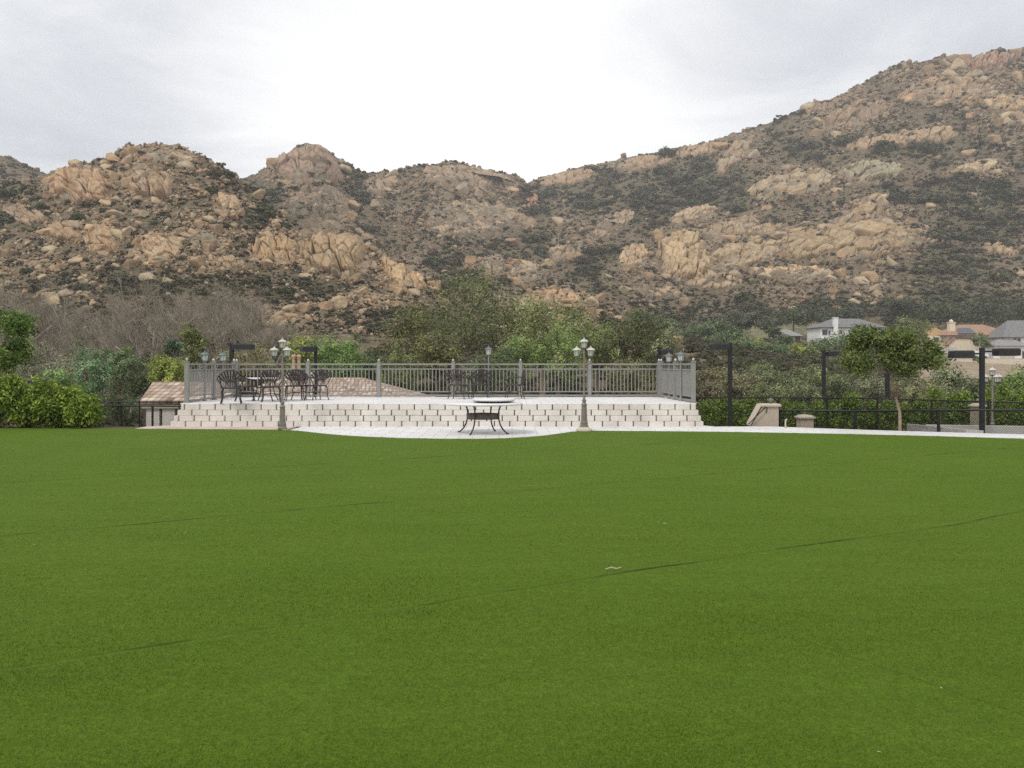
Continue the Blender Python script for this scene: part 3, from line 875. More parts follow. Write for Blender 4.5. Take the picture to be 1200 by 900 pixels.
# boulders
def region(px, py):
    if py > yA(px) + 2 and px < 800: return 0 if px < 310 else 1
    if px < 640: return 2
    return 3
B_GROUP = ["boulders on the left hill", "boulders on the low spur and knoll", "boulders under the middle ridge", "boulders on the right mountain"]
B_LABEL = ["tan sandstone boulder half sunk in the brushy left hill", "tan sandstone boulder lying on the low spur or knoll behind the terrace trees",
           "pale sandstone boulder on the slope under the pointed peak and middle ridge", "tan sandstone boulder among the brush of the tall right mountain"]
ROCKV = [rock_shape(100 + i, 3) for i in range(10)]
ROCKM = []
for i, (V, Fc) in enumerate(ROCKV):
    r = np.random.default_rng(i)
    ROCKM.append(np_mesh("boulder", V, Fc, rock_cols(V, STONES[i % 6], r), False))
    ROCKM[-1].materials.append(M['rock'])
def boulder(P, wpx, label, group=None, seed=0):
    o = bpy.data.objects.new("boulder", ROCKM[seed % len(ROCKM)])
    col.objects.link(o)
    s = wpx / 2 * P[1] / F
    o.location = P + np.array((0, -.05, .12)) * s
    r = random.Random(seed)
    o.scale = (s * r.uniform(.95, 1.3), s, s * r.uniform(.8, 1.15))
    o.rotation_euler = (r.uniform(-.2, .2), r.uniform(-.3, .3), r.uniform(-.5, .5) + (3.14 if r.random() < .5 else 0))
    return tag(o, label, "boulder", group)
LONE = [(155, 309, 22, "single pinkish rounded boulder low on the left hill"), (237, 225, 13, "pale egg-shaped boulder alone high on the left hill's right flank"),
        (62, 353, 25, "flat pale boulder just above the bare trees on the far left"), (788, 404, 24, "large white dome boulder on the brown slope behind the terrace's right corner"),
        (806, 410, 13, "small pale boulder beside the white dome boulder"), (685, 381, 19, "smooth rounded pale boulder beneath the knoll, in front of its twin"), (671, 379, 13, "rounded pale boulder under the knoll, at its smaller neighbour's left"),
        (1020, 326, 22, "lone angular tan boulder below the broadest cliff"), (1004, 345, 12, "small tan boulder beneath the lone angular one"), (1000, 354, 13, "pale low boulder above the white house"),
        (690, 365, 18, "orange boulder at the knoll's tail, tilted"), (773, 385, 20, "orange-brown boulder at the head of the brown slope"), (329, 369, 16, "flat white boulder below the spur, over a dark hollow"), (358, 362, 18, "pale slab-like boulder at the foot of the largest orange cliff"),
        (927, 361, 16, "orange boulder above the meadow and small grey-roofed house"), (1022, 356, 9, "tiny pale boulder over the white house's roof ridge"), (982, 360, 12, "flat white boulder above the white house"), (405, 353, 12, "small tan boulder at the right foot of the largest orange cliff"), (640, 372, 15, "brown boulder at the left foot of the knoll")]
for i, (x, y, wp, lb) in enumerate(LONE):
    P = surf2(x, y + wp * .12)[0]
    if np.isnan(P[0]): continue
    boulder(P, wp, lb, None, 3 + i)
def sample_slope(n, dens, seed, xlo=-60, xhi=1260, ylo=55, yhi=425):
    r = np.random.default_rng(seed)
    out = []
    while sum(map(len, out)) < n:
        x = r.uniform(xlo, xhi, 6000); y = r.uniform(ylo, yhi, 6000)
        P = surf2(x, y)
        ok = ~np.isnan(P[:, 0]) & (r.random(6000) < dens(x, y)) & (P[:, 1] > 150)
        out.append(np.concatenate([x[ok, None], y[ok, None], P[ok]], 1))
    return np.concatenate(out)[:n]
def in_outcrop(x, y):
    v = np.zeros(np.shape(x), bool)
    for o_ in OC:
        ca, sa = math.cos(o_[6]), math.sin(o_[6])
        u = (x - o_[1]) * ca + (y - o_[2]) * sa; w_ = -(x - o_[1]) * sa + (y - o_[2]) * ca
        v |= np.hypot(u / o_[3], w_ / o_[4]) < .88
    return v
def rock_dens(x, y):
    keep = 1 - .92 * sstep(795, 830, x) * sstep(352, 372, y)
    return (.13 + .87 * rockiness(x, y) ** 1.1) * keep * (1 - .65 * sstep(340, 410, y)) * np.where(in_outcrop(x, y), .05, 1)
S_ = sample_slope(30000, rock_dens, 5)
rr_ = np.random.default_rng(6)
wp = 2.3 + rr_.pareto(2.5, len(S_)) * 2.3
wp = np.clip(wp * (.7 + .6 * rockiness(S_[:, 0], S_[:, 1])) * np.where(S_[:, 3] > 300, .66, 1.0), 1.8, 17)
order = np.argsort(-wp)
for n_, i in enumerate(order[:270]):
    rg = region(S_[i, 0], S_[i, 1])
    boulder(S_[i, 2:], wp[i], B_LABEL[rg], B_GROUP[rg], 50 + n_)
def scatter_mesh(name, shapes, P, size, seed, cols, mat_, lab, flat=(.75, 1.2), tilt=.25, sink=.2, smooth=False, cat=None):
    """many copies of a few shapes as one mesh"""
    r = np.random.default_rng(seed)
    kind = r.integers(0, len(shapes), len(P))
    VV, FF, CC = [], [], []
    off = 0
    for k_, (V, Fc, vc) in enumerate(shapes):
        m = kind == k_
        n = m.sum()
        if not n: continue
        a = r.uniform(0, 2 * PI, n); tx = r.uniform(-tilt, tilt, n)
        s = size[m]
        sx, sy, sz = s * r.uniform(.85, 1.25, n), s, s * r.uniform(*flat, n)
        X = V[None, :, 0] * sx[:, None]; Y = V[None, :, 1] * sy[:, None]; Z = V[None, :, 2] * sz[:, None]
        X, Z = X * np.cos(tx)[:, None] - Z * np.sin(tx)[:, None], X * np.sin(tx)[:, None] + Z * np.cos(tx)[:, None]
        ca, sa = np.cos(a)[:, None], np.sin(a)[:, None]
        X, Y = X * ca - Y * sa, X * sa + Y * ca
        Q = np.stack([X, Y, Z], -1) + P[m][:, None, :]
        Q[..., 2] += (sink * s)[:, None]
        c = vc[None] * cols[m][:, None, :]
        VV.append(Q.reshape(-1, 3)); CC.append(c.reshape(-1, 3))
        FF.append((Fc[None] + (np.arange(n) * len(V))[:, None, None] + off).reshape(-1, Fc.shape[1]))
        off += n * len(V)
    me = np_mesh(name, np.concatenate(VV), np.concatenate(FF), np.clip(np.concatenate(CC), .01, .7), smooth)
    return tag(link_mesh(name, me, mat_), lab, cat, kind="stuff")
rest = order[270:]
def stone_shapes(sub, n, s0):
    o = []
    for i in range(n):
        V, Fc = rock_shape(s0 + i, sub)
        o.append((V, Fc, 1 + .3 * fbm(V[:, 0] * 2, V[:, 1] * 2 + V[:, 2], i, 2)[:, None] * np.ones(3)))
    return o
cols = STONES[rr_.integers(0, 6, len(S_))] * (rr_.uniform(.70, 1.08, len(S_)) * np.where(S_[:, 3] > 300, .76, .95))[:, None]
midk = rest[wp[rest] > 3.6]; small = rest[wp[rest] <= 3.6]
scatter_mesh("scattered_stones", stone_shapes(2, 8, 300), S_[midk, 2:], wp[midk] / 2 * S_[midk, 3] / F, 8, cols[midk], M['rockfine'], "smaller sandstone rocks strewn over all the hills", cat="stones")
scatter_mesh("scree", stone_shapes(1, 8, 340), S_[small, 2:], wp[small] / 2 * S_[small, 3] / F, 9, cols[small], M['rockfine'], "tiny stones and scree covering the hill slopes", cat="scree")

# ------------------------------------------------------------------ foliage
def leaf_quads(C, size, r, aspect=.55, out=None, loose=.8):
    """one pointed leaf-like face per centre, facing roughly outwards where out is given"""
    n = len(C)
    w_ = r.normal(size=(n, 3))
    if out is not None:
        w_ = out + loose * w_
    w_ /= np.linalg.norm(w_, axis=1)[:, None]
    d = r.normal(size=(n, 3)); d -= w_ * np.sum(d * w_, 1)[:, None]
    d /= np.linalg.norm(d, axis=1)[:, None]
    q = np.cross(w_, d)
    s = (size * r.uniform(.65, 1.35, n))[:, None]
    V = np.stack([C - d * s, C + q * s * aspect, C + d * s, C - q * s * aspect], 1).reshape(-1, 3)
    return V, np.arange(4 * n).reshape(n, 4)
def crown_points(lobes, n, r, shell=.55, clump=0.0, per=1):
    """points spread through ellipsoid lobes (x, y, z, rx, ry, rz), thicker towards their surface, gathered in clumps"""
    lobes = np.array(lobes, float)
    wt = (lobes[:, 3] * lobes[:, 4] * lobes[:, 5]) ** (2 / 3)
    k_ = r.choice(len(lobes), n // per, p=wt / wt.sum())
    d = r.normal(size=(len(k_), 3)); d /= np.linalg.norm(d, axis=1)[:, None]
    rad = shell + (1 - shell) * r.random(len(k_)) ** .6
    c = lobes[k_, :3] + d * rad[:, None] * lobes[k_, 3:]
    tone = r.normal(0, 1, len(k_))
    d = d + np.array((0, 0, .35))
    d = np.repeat(d, per, 0)
    if per > 1:
        c = np.repeat(c, per, 0) + r.normal(size=(len(k_) * per, 3)) * clump
        tone = np.repeat(tone, per)
    return c, tone, d
def foliage_arrays(lobes, n, leaf, base, r, per=8, clump=.2, var=.2, shell=.5, aspect=.5, young=None, ampy=.5, loose=.7):
    c, tone, d = crown_points(lobes, n, r, shell, clump, per)
    V, Fc = leaf_quads(c, np.full(len(c), leaf), r, aspect, d, loose)
    f = 1 + var * tone + .14 * r.normal(size=len(c))
    cc = np.array(base)[None] * np.clip(f, .45, 1.9)[:, None]
    if young is not None:
        y_ = (r.random(len(c)) < ampy)[:, None] * np.clip(tone * .5 + .4, 0, 1)[:, None]
        cc = cc + (np.array(young) - cc) * y_
    return V, Fc, np.repeat(np.clip(cc, .008, .5), 4, 0)
def shrub_shape(seed, n=70, leaf=.30, per=6):
    r = np.random.default_rng(seed)
    lob = [(r.uniform(-.45, .45), r.uniform(-.45, .45), r.uniform(.12, .42), r.uniform(.4, .65), r.uniform(.4, .65), r.uniform(.3, .5)) for _ in range(4)]
    V, Fc, c = foliage_arrays(lob, n, leaf, (1, 1, 1), r, per, .10, .20, .75, .8, loose=.45)
    return V, Fc, c
CHAP = np.array((1.18, 1.17, 1.12)) * np.array([(.185, .185, .115), (.200, .195, .125), (.225, .195, .135), (.180, .188, .098), (.235, .198, .140), (.160, .174, .105)])
SV = [shrub_shape(500 + i, 420, .17, 7) for i in range(6)]
SM = []
for i, (V, Fc, c) in enumerate(SV):
    row = []
    for j in range(3):
        me = np_mesh("shrub", V, Fc, c * CHAP[(i + 2 * j) % 6] * 1.2)
        me.materials.append(M['scrub']); row.append(me)
    SM.append(row)
def shrub_dens(x, y):
    return np.clip(.30 + .8 * shrubbiness(x, y) + .3 * sstep(355, 400, y) * sstep(780, 850, x), 0, 1)
Q_ = sample_slope(24000, shrub_dens, 15)
rq = np.random.default_rng(16)
sp = np.clip(3.4 + rq.pareto(2.6, len(Q_)) * 4.0 + 2.5 * sstep(330, 400, Q_[:, 1]), 2.5, 26)
big_ok = sstep(.35, .6, shrubbiness(Q_[:, 0], Q_[:, 1]))
sp = np.where(big_ok > .3, sp, np.minimum(sp * .85, 10))
# houses and meadow stay clear
clear = in_outcrop(Q_[:, 0], Q_[:, 1] - 3) & (rq.random(len(Q_)) < .8) | (np.abs(Q_[:, 0] - 915) < 42) & (np.abs(Q_[:, 1] - 389) < 9) | (Q_[:, 0] > 1080) & (Q_[:, 1] > 378) | (np.abs(Q_[:, 0] - 992) < 44) & (Q_[:, 1] > 372) | (Q_[:, 1] > 405)
Q_ = Q_[~clear]; sp = sp[~clear]
oq = np.argsort(-sp)
S_LABEL = ["dark grey-green shrub among the rocks of the left hill", "dark grey-green shrub on the low spur or knoll behind the terrace trees", "dusky green shrub under the pointed peak and middle ridge", "dark green chaparral shrub on the tall right mountain"]
S_GROUP = ["shrubs on the left hill", "shrubs on the low spur and knoll", "shrubs under the middle ridge", "shrubs on the right mountain"]
for n_, i in enumerate(oq[:280]):
    rg = region(Q_[i, 0], Q_[i, 1])
    o = bpy.data.objects.new("hill_shrub", SM[n_ % 6][(n_ // 6) % 3])
    col.objects.link(o)
    s = sp[i] / 2 * Q_[i, 3] / F
    o.location = Q_[i, 2:]
    o.scale = (s * rq.uniform(.9, 1.5), s, s * rq.uniform(.6, .95)); o.rotation_euler = (0, 0, rq.uniform(-.5, .5))
    tag(o, S_LABEL[rg], "shrub", S_GROUP[rg])
rs_ = oq[280:]
shp = [shrub_shape(600 + i, 54, .34, 6) for i in range(10)]
scatter_mesh("chaparral", shp, Q_[rs_, 2:], sp[rs_] / 2 * Q_[rs_, 3] / F, 18, np.concatenate([CHAP, np.array([(.20, .155, .105), (.23, .185, .13)])])[rq.integers(0, 8, len(rs_))] * rq.uniform(.8, 1.25, (len(rs_), 1)), M['scrub'], "low dusky chaparral covering the hills between the rocks", flat=(.5, .85), tilt=.1, sink=0, cat="chaparral")
# ------------------------------------------------------------------ lawn, paving, terrace
xl = np.arange(-40, 40.01, .25)
le = lawn_edge(xl) + .015 * perlin(xl * 3, xl * 0 + .5, 3)
tt = np.concatenate([np.linspace(0, .8, 60), np.linspace(.81, 1, 60)])
LX = np.broadcast_to(xl, (len(tt), len(xl)))
LY = -14 + (le[None] + 14) * tt[:, None]
LZ = .004 + .010 * fbm(LX / 2.2, LY / 1.6, 7, 3) * (1 - sstep(.9, 1, tt))[:, None]
grid_mesh("lawn", LX, LY, LZ, M['turf'], "structure")
# turf fibres near enough to be told from one another
rb = np.random.default_rng(77)
nb = 330000
yp = 470 + (960 - 470) * rb.random(nb) ** .8
bY = EYE * F / (yp - HZ) + rb.normal(size=nb) * .05
bX = (rb.random(nb) * 2 - 1) * (.64 * bY + .3)
keep = (bY < lawn_edge(bX) - .05)
bX, bY = bX[keep], bY[keep]; n = len(bX)
hh = rb.uniform(.008, .019, n); ww = .0009 * (1 + .34 * bY) * rb.uniform(.7, 1.3, n)
az_ = rb.uniform(0, 2 * PI, n); ln = rb.uniform(.2, 1.0, n) * hh
la = rb.normal(.6, .9, n)
fib = np.stack([np.stack([bX - np.cos(az_) * ww, bY - np.sin(az_) * ww, np.full(n, -.006)], -1),
                np.stack([bX + np.cos(az_) * ww, bY + np.sin(az_) * ww, np.full(n, -.006)], -1),
                np.stack([bX + np.cos(la) * ln, bY + np.sin(la) * ln, hh], -1)], 1)
pal = np.array([(.078, .137, .012), (.088, .150, .014), (.058, .109, .009), (.126, .186, .030), (.096, .146, .018)])
bc = pal[rb.integers(0, 5, n)] * rb.uniform(.65, 1.4, (n, 1))
sd_ = np.abs(((bX * SN.x + bY * SN.y - 5.42) / 4.27 + .5) % 1 - .5) * 4.27
kp = (sd_ > .036)
fib = fib[kp]; bc = bc[kp]; n = len(fib)
me = np_mesh("turf_fibres", fib.reshape(-1, 3), np.arange(3 * n).reshape(n, 3), np.repeat(bc, 3, 0))
tag(link_mesh("turf_fibres", me, M['blade']), "short green artificial turf fibres of the lawn", "turf", kind="stuff")
# paving: white slab along the lawn's far edge, its half-round apron and the walk to the right
def slab(name, x0, x1, m, z=.012, zb=-.95, yb=None):
    xs = np.arange(x0, x1 + .001, .2)
    f_ = lawn_edge(xs) + .015 * perlin(xs * 3, xs * 0 + .5, 3); b_ = path_back(xs) if yb is None else np.full(len(xs), yb)
    mb = MB()
    k_ = len(xs)
    vs = [(x, y, z) for x, y in zip(xs, f_)] + [(x, y, z) for x, y in zip(xs, b_)] + [(x, y, zb) for x, y in zip(xs, f_)] + [(x, y, zb) for x, y in zip(xs, b_)]
    fs = []
    for i in range(k_ - 1):
        fs += [(i, i + 1, k_ + i + 1, k_ + i), (2 * k_ + i, 2 * k_ + i + 1, i + 1, i), (k_ + i, k_ + i + 1, 3 * k_ + i + 1, 3 * k_ + i)]
    fs += [(0, k_, 3 * k_, 2 * k_), (k_ - 1, 3 * k_ - 1, 4 * k_ - 1, 2 * k_ - 1)]
    mb.faces(vs, fs)
    return tag(mb.build(name, m), kind="structure")
slab("path", -5.6, 36, M['paver'])
slab("brick_pavement", -9.75, -5.602, M['pinkpaver'])

# raised terrace of battered block courses
T = thing("block_terrace", "raised white terrace with a wall of four stepped block courses, in the middle", "terrace", (-2, 24, 0))
XL, XR, YF, YK = -9.12, 5.12, 22.75, 27.62
SB = .055
for cc_ in range(4):
    z0 = .005 + cc_ * .148; zt = z0 + .145
    o_ = cc_ * SB
    xa, xb, yf = XL + o_ * 1.3, XR - o_ * 1.0, YF + o_
    mb = MB()
    L_ = .412
    x = xa - (L_ * .5 if cc_ % 2 else 0) - (.0, .07, .02, .1)[cc_]
    while x < xb - .03:
        a, b = max(x, xa) + .013, min(x + L_, xb) - .013
        jit = random.uniform(-.006, .006)
        if b - a > .06:
            ch = .022
            poly = [(a, yf + .02 + jit), (a + ch, yf + jit), (b - ch, yf + jit), (b, yf + .02 + jit), (b - .012, yf + .26), (a + .012, yf + .26)]
            mb.prism([(p[0] + 2, p[1] - 24) for p in poly], 'z', z0 + random.uniform(0, .004), zt - .007)
            mb.prism([(p[0] + 2, p[1] - 24) for p in [(a + .012, yf + .018 + jit), (b - .012, yf + .018 + jit), (b - .02, yf + .26), (a + .02, yf + .26)]], 'z', zt - .0065, zt)
        x += L_
    for sx, xe in ((-1, xa), (1, xb)):
        y = yf + .3
        while y < YK - .1:
            q = min(y + L_, YK) - .025
            if q - y > .05:
                mb.box((xe + 2 - sx * .12, (y + q) / 2 - 24, (z0 + zt) / 2), (.24, q - y, .140))
            y += L_
    mb.build("block_course", M['block'], T)
    mb = MB()
    mb.box(((xa + xb) / 2 + 2, (yf + YK) / 2 + .06 - 24, (z0 + zt) / 2), (xb - xa - .16, YK - yf - .10, .147))
    mb.build("fill", M['dark'], T)
o_ = 4 * SB
mb = MB()
mb.bevbox(((XL + XR) / 2 + 2 + .02, (YF + o_ - .02 + YK) / 2 - 24, .6075), (XR - XL - 2.1 * o_ + .1, YK - YF - o_ + .04, .025), .008)
mb.build("deck", M['deck'], T)
DECK = .62

# railings
def railing(name, label, p0, p1, posts, cat="railing"):
    """p0, p1 ends on the deck; posts: distances along the rail"""
    p0 = Vector(p0); p1 = Vector(p1)
    d = p1 - p0; ln_ = d.length; rz = math.atan2(d.y, d.x)
    T_ = thing(name, label, cat, p0, rz)
    mb = MB()
    mb.box((ln_ / 2, 0, 1.055), (ln_, .06, .05)); mb.build("top_rail", M['railgrey'], T_)
    mb = MB()
    mb.box((ln_ / 2, 0, .90), (ln_, .035, .035)); mb.build("middle_rail", M['railgrey'], T_)
    mb = MB()
    mb.box((ln_ / 2, 0, .175), (ln_, .035, .035)); mb.build("lower_rail", M['railgrey'], T_)
    mb = MB()
    mb.box((ln_ / 2, 0, .055), (ln_, .05, .05)); mb.build("bottom_rail", M['railgrey'], T_)
    for i in range(len(posts) - 1):
        mb = MB()
        a, b = posts[i] + .08, posts[i + 1] - .08
        nn = int((b - a) / .113)
        for q in range(nn + 1):
            x = a + (b - a) * q / max(nn, 1)
            mb.box((x, 0, .5375), (.024, .024, .688))
        for q in range(nn + 1):      # little stubs under the top rail
            x = a + (b - a) * q / max(nn, 1)
            if q % 2 == 0: mb.box((x, 0, .974), (.012, .012, .11))
        mb.build("picket_panel", M['railgrey'], T_)
    for s_ in posts:
        mb = MB()
        mb.box((s_, 0, .555), (.105, .105, 1.11)); mb.box((s_, 0, .02), (.16, .16, .04)); mb.box((s_, 0, 1.12), (.125, .125, .03))
        pb = mb.build("post", M['railgrey'], T_)
        mb = MB()
        mb.lathe([(.012, 1.135), (.025, 1.15), (.036, 1.175), (.036, 1.19), (.022, 1.215), (.004, 1.23)], 10, (s_, 0, 0))
        mb.build("finial", M['lampcap'], pb)
    return T_
bx0, bx1, by = -8.84, 4.72, 27.4
pp = [(278, 0), (361, 0), (444, 0), (531, 0), (610, 0), (691, 0), (772, 0)]
pd = [0.0] + [(p - 600) / F * by - bx0 for p in (361, 444, 531, 610, 691)] + [bx1 - bx0]
railing("terrace_railing", "long grey picket railing across the back of the white terrace", (bx0, by, DECK), (bx1, by, DECK), pd)
railing("terrace_railing", "short grey picket railing down the terrace side towards the shed with the tiled roof", (-8.86, 23.25, DECK), (-8.84, 27.25, DECK), [0, 2.05, 3.88])
railing("terrace_railing", "short grey picket railing down the terrace side nearest the stucco stair wall", (4.93, 23.2, DECK), (4.74, 27.25, DECK), [0, 2.05, 3.92])

# ------------------------------------------------------------------ lamps
def lantern(parent, c, s, metal, capm):
    """hexagonal lantern, s = overall height"""
    x, y, z = c
    mb = MB()
    for q in range(6):
        th = q * PI / 3
        mb.tube([(x + .21 * s * math.cos(th), y + .21 * s * math.sin(th), z + .16 * s), (x + .29 * s * math.cos(th), y + .29 * s * math.sin(th), z + .60 * s)], .016 * s, 4)
    mb.lathe([(.05 * s, 0), (.09 * s, .05 * s), (.20 * s, .12 * s), (.22 * s, .16 * s), (.05 * s, .165 * s)], 6, c, False)
    mb.lathe([(.012 * s, .16 * s), (.012 * s, .3 * s)], 6, c, False)
    f_ = mb.build("lantern", metal, parent)
    mb = MB()
    mb.lathe([(.19 * s, .17 * s), (.27 * s, .60 * s)], 6, c, False)
    mb.build("glass", M['glass'], f_)
    mb = MB()
    mb.lathe([(.31 * s, .60 * s), (.37 * s, .615 * s), (.36 * s, .65 * s), (.24 * s, .76 * s), (.10 * s, .82 * s), (.11 * s, .85 * s), (.05 * s, .88 * s), (.025 * s, .93 * s), (.035 * s, .96 * s), (.008 * s, 1.0 * s)], 12, c, True)
    mb.build("cap", capm, f_)
def post_prof(h, k=1.0):
    return [(.115 * k, 0), (.115 * k, .035), (.10 * k, .05), (.092 * k, .10), (.098 * k, .12), (.088 * k, .14), (.078 * k, .22), (.066 * k, .50), (.062 * k, .55), (.075 * k, .565), (.075 * k, .585), (.05 * k, .60), (.046 * k, .66), (.055 * k, .675), (.055 * k, .69), (.030 * k, .72), (.026 * k, h * .6), (.022 * k, h)]
def triple_lamp(loc, label, nl=3, plinth=False):
    T_ = thing("lamp_post", label, "lamp post", loc)
    z0 = 0
    if plinth:
        mb = MB(); mb.lathe([(.20, 0), (.205, .03), (.19, .07), (.15, .085), (.13, .11)], 20); mb.build("plinth", M['cap'], T_); z0 = .09
    H_ = 2.35
    mb = MB(); mb.lathe([(r_, z + z0) for r_, z in post_prof(1.95)], 16)
    mb.build("post", M['lampgrey'], T_)
    s_ = .315
    lantern(T_, (0, 0, H_ - s_), s_, M['lampgrey'], M['lampcap'])
    angs = (200, 320) if nl == 3 else (180, 275, 0)
    for a in angs:
        ca, sa = math.cos(R(a)), math.sin(R(a))
        rr2 = .20
        pts = [(ca * .02, sa * .02, 1.70), (ca * .10, sa * .10, 1.66), (ca * .18, sa * .18, 1.69), (ca * rr2, sa * rr2, 1.76), (ca * rr2, sa * rr2, 1.83)]
        mb = MB(); mb.tube(pts, .012, 6); mb.build("arm", M['lampgrey'], T_)
        lantern(T_, (ca * rr2, sa * rr2, 1.825), s_, M['lampgrey'], M['lampcap'])
    mb = MB(); mb.tube([(0, 0, 1.9), (0, 0, 2.05)], .014, 6); mb.build("stem", M['lampgrey'], T_)
    return T_
triple_lamp((gp(331, 503.5).x, gp(331, 503.5).y, .01), "three-lantern grey lamp post at the brick edging, in front of the terrace chairs", 3)
triple_lamp((gp(684.5, 505.5).x, gp(684.5, 505.5).y, .0), "three-lantern grey lamp post on a pale round plinth where lawn meets the white apron", 3, True)
triple_lamp((at(1163, 480, 26.3).x, 26.3, -.74), "grey lamp post with four lanterns, beside the double-headed dark pole", 4)
def single_lamp(loc, h, label, gm, group=None):
    T_ = thing("lamp_post", label, "lamp post", loc, 0, group)
    mb = MB(); mb.lathe([(.06, 0), (.06, .02), (.035, .04), (.028, .10), (.026, h - .36), (.04, h - .33), (.02, h - .27)], 12); mb.build("post", M['railgrey'], T_)
    lantern(T_, (0, 0, h - .36), .36, gm, gm)
single_lamp((at(238, 470, 24.5).x + .05, 24.5, DECK), 1.46, "single green-capped lantern nearest the shed, inside the terrace side railing", M['lampgreen'])
single_lamp((at(259.5, 470, 26.1).x + .05, 26.1, DECK), 1.46, "single lantern beside the tall dark floodlight at the terrace back corner", M['lampgreen'])
single_lamp((at(799.5, 470, 24.4).x - .04, 24.4, DECK), 1.46, "single verdigris lantern inside the terrace side railing, closest to the stucco stair wall", M['lampgreen'])
single_lamp((at(785.5, 470, 26.2).x - .04, 26.2, DECK), 1.44, "single lantern at the railing, between its verdigris neighbour and the small dark floodlight", M['lampgrey'])
single_lamp((at(572.5, 470, 27.15).x, 27.2, DECK), 1.66, "single grey lantern at the back railing, before a dark floodlight head", M['lampgrey'])

def flood(px, ytop, Y, zb, heads, label, pw=.13, hl=.58):
    """square pole with box heads; heads: list of (direction sign or angle, y drop)"""
    x = (px - 600) / F * Y
    ztop = EYE - (ytop - HZ) / F * Y - zb
    T_ = thing("floodlight_pole", label, "floodlight", (x, Y, zb))
    mb = MB(); mb.box((0, 0, ztop / 2), (pw, pw, ztop)); mb.box((0, 0, .02), (pw * 2.2, pw * 2.2, .04))
    mb.build("pole", M['pole'], T_)
    for (a, gap, L2, dz) in heads:
        ca, sa = math.cos(R(a)), math.sin(R(a))
        if gap > .03:
            mb = MB(); mb.tube([(ca * pw * .4, sa * pw * .4, ztop - .10 + dz), (ca * (gap + pw / 2 + .02), sa * (gap + pw / 2 + .02), ztop - .10 + dz)], .024, 6); mb.build("arm", M['pole'], T_)
        mb = MB()
        c_ = pw / 2 + gap + L2 / 2 + .003
        mb.bevbox((ca * c_, sa * c_, ztop - .115 + dz), (L2, .36, .20), .025, R(a))
        hd = mb.build("lamp_head", M['head'], T_)
        mb = MB()
        mb.box((ca * c_, sa * c_, ztop - .218 + dz), (L2 * .8, .28, .008), R(a))
        mb.build("lens", M['glass'], hd)
    return T_
flood(855.5, 402, 26.8, -.8, [(180, .0, .55, 0)], "tall dark square pole with one box head, standing right of the terrace", .115)
flood(965.5, 411, 33, -1.2, [(0, .05, .52, 0)], "dark pole with a grey box head between the stair wall and the clipped tree", .11)
flood(1150.8, 407.5, 22.9, -.74, [(180, .22, .56, -.06), (0, .30, .60, .0)], "dark pole carrying two box heads, one each side, near the four-lantern post", .105)
flood(1040, 418, 30, -1.2, [(20, .05, .5, 0)], "dark pole rising into the crown of the clipped tree", .12)
flood(271.5, 402.5, 30, -2.2, [(0, .0, .70, 0)], "dark floodlight reaching over the terrace railing behind the pair of single lanterns", .13)
flood(370, 405.5, 31, -2.4, [(215, .0, .5, 0)], "dark T-shaped floodlight behind the chairs at the terrace's chimney pots", .10)
flood(572.5, 403, 31.5, -2.5, [(90, -.2, .42, 0)], "dark broad-headed floodlight directly behind the middle single lantern", .13, .55)
flood(772, 409, 33, -2.8, [(0, .0, .48, 0)], "small dark floodlight behind the terrace railing's far corner beside two lanterns", .10)

# ------------------------------------------------------------------ chairs and tables
def make_chair():
    T_ = thing("patio_chair", "", "chair")
    cm = M['cast']
    mb = MB()
    pr = [(.25 * math.cos(t_) * (1 + .12 * math.cos(2 * t_) ** 2), .25 * math.sin(t_) * (1 + .12 * math.cos(2 * t_) ** 2)) for t_ in [2 * PI * q / 20 for q in range(20)]]
    mb.prism(pr, 'z', .415, .44)
    mb.lathe([(.262, .405), (.275, .415), (.262, .425)], 20)
    mb.build("seat", cm, T_)
    # fan back on the -y side, leaning out
    def bp(a, rad):
        """point on the fan: a angle from the root, rad distance"""
        x = math.sin(a) * rad; up = math.cos(a) * rad
        return (x, -.235 - up * .16, .43 + up)
    mb = MB()
    arch = []
    for q in range(-8, 9):
        a = q / 8 * 1.02
        arch.append(bp(a * .92, .42 + .05 * math.cos(a * 1.5)))
    arch = [(-.20, -.22, .42)] + arch + [(.20, -.22, .42)]
    mb.tube(arch, .014, 6)
    for q in range(-4, 5):
        a = q / 4 * .80
        mb.tube([bp(a * .8, .16), bp(a * .97, .30), bp(a * .95, .45)], [.012, .021, .026], 5)
    inner = [bp(q / 6 * .9, .17) for q in range(-6, 7)]
    mb.tube(inner, .013, 6)
    mid = [bp(q / 6 * .82, .31) for q in range(-6, 7)]
    mb.tube(mid, .008, 5)
    for q in range(-3, 4):
        a = q / 3 * .7
        mb.tube([(q * .05, -.235, .43), bp(a, .165)], .010, 5)
    mb.build("backrest", cm, T_)
    for s_ in (-1, 1):
        mb = MB()
        mb.tube([(s_ * .235, -.27, .64), (s_ * .285, -.16, .665), (s_ * .30, .02, .655), (s_ * .295, .16, .63), (s_ * .285, .20, .57), (s_ * .265, .17, .43)], [.012, .016, .018, .018, .014, .012], 6)
        mb.build("armrest", cm, T_)
        for f_ in (-1, 1):
            mb = MB()
            mb.tube([(s_ * .20, f_ * .19, .42), (s_ * .235, f_ * .225, .32), (s_ * .225, f_ * .225, .15), (s_ * .26, f_ * .265, .0)], [.022, .018, .014, .016], 6)
            mb.build("leg", cm, T_)
    mb = MB()
    mb.tube([(-.22, -.22, .2), (0, 0, .24), (.22, .22, .2)], .009, 5); mb.tube([(-.22, .22, .2), (0, 0, .242), (.22, -.22, .2)], .009, 5)
    mb.build("stretcher", cm, T_)
    return T_
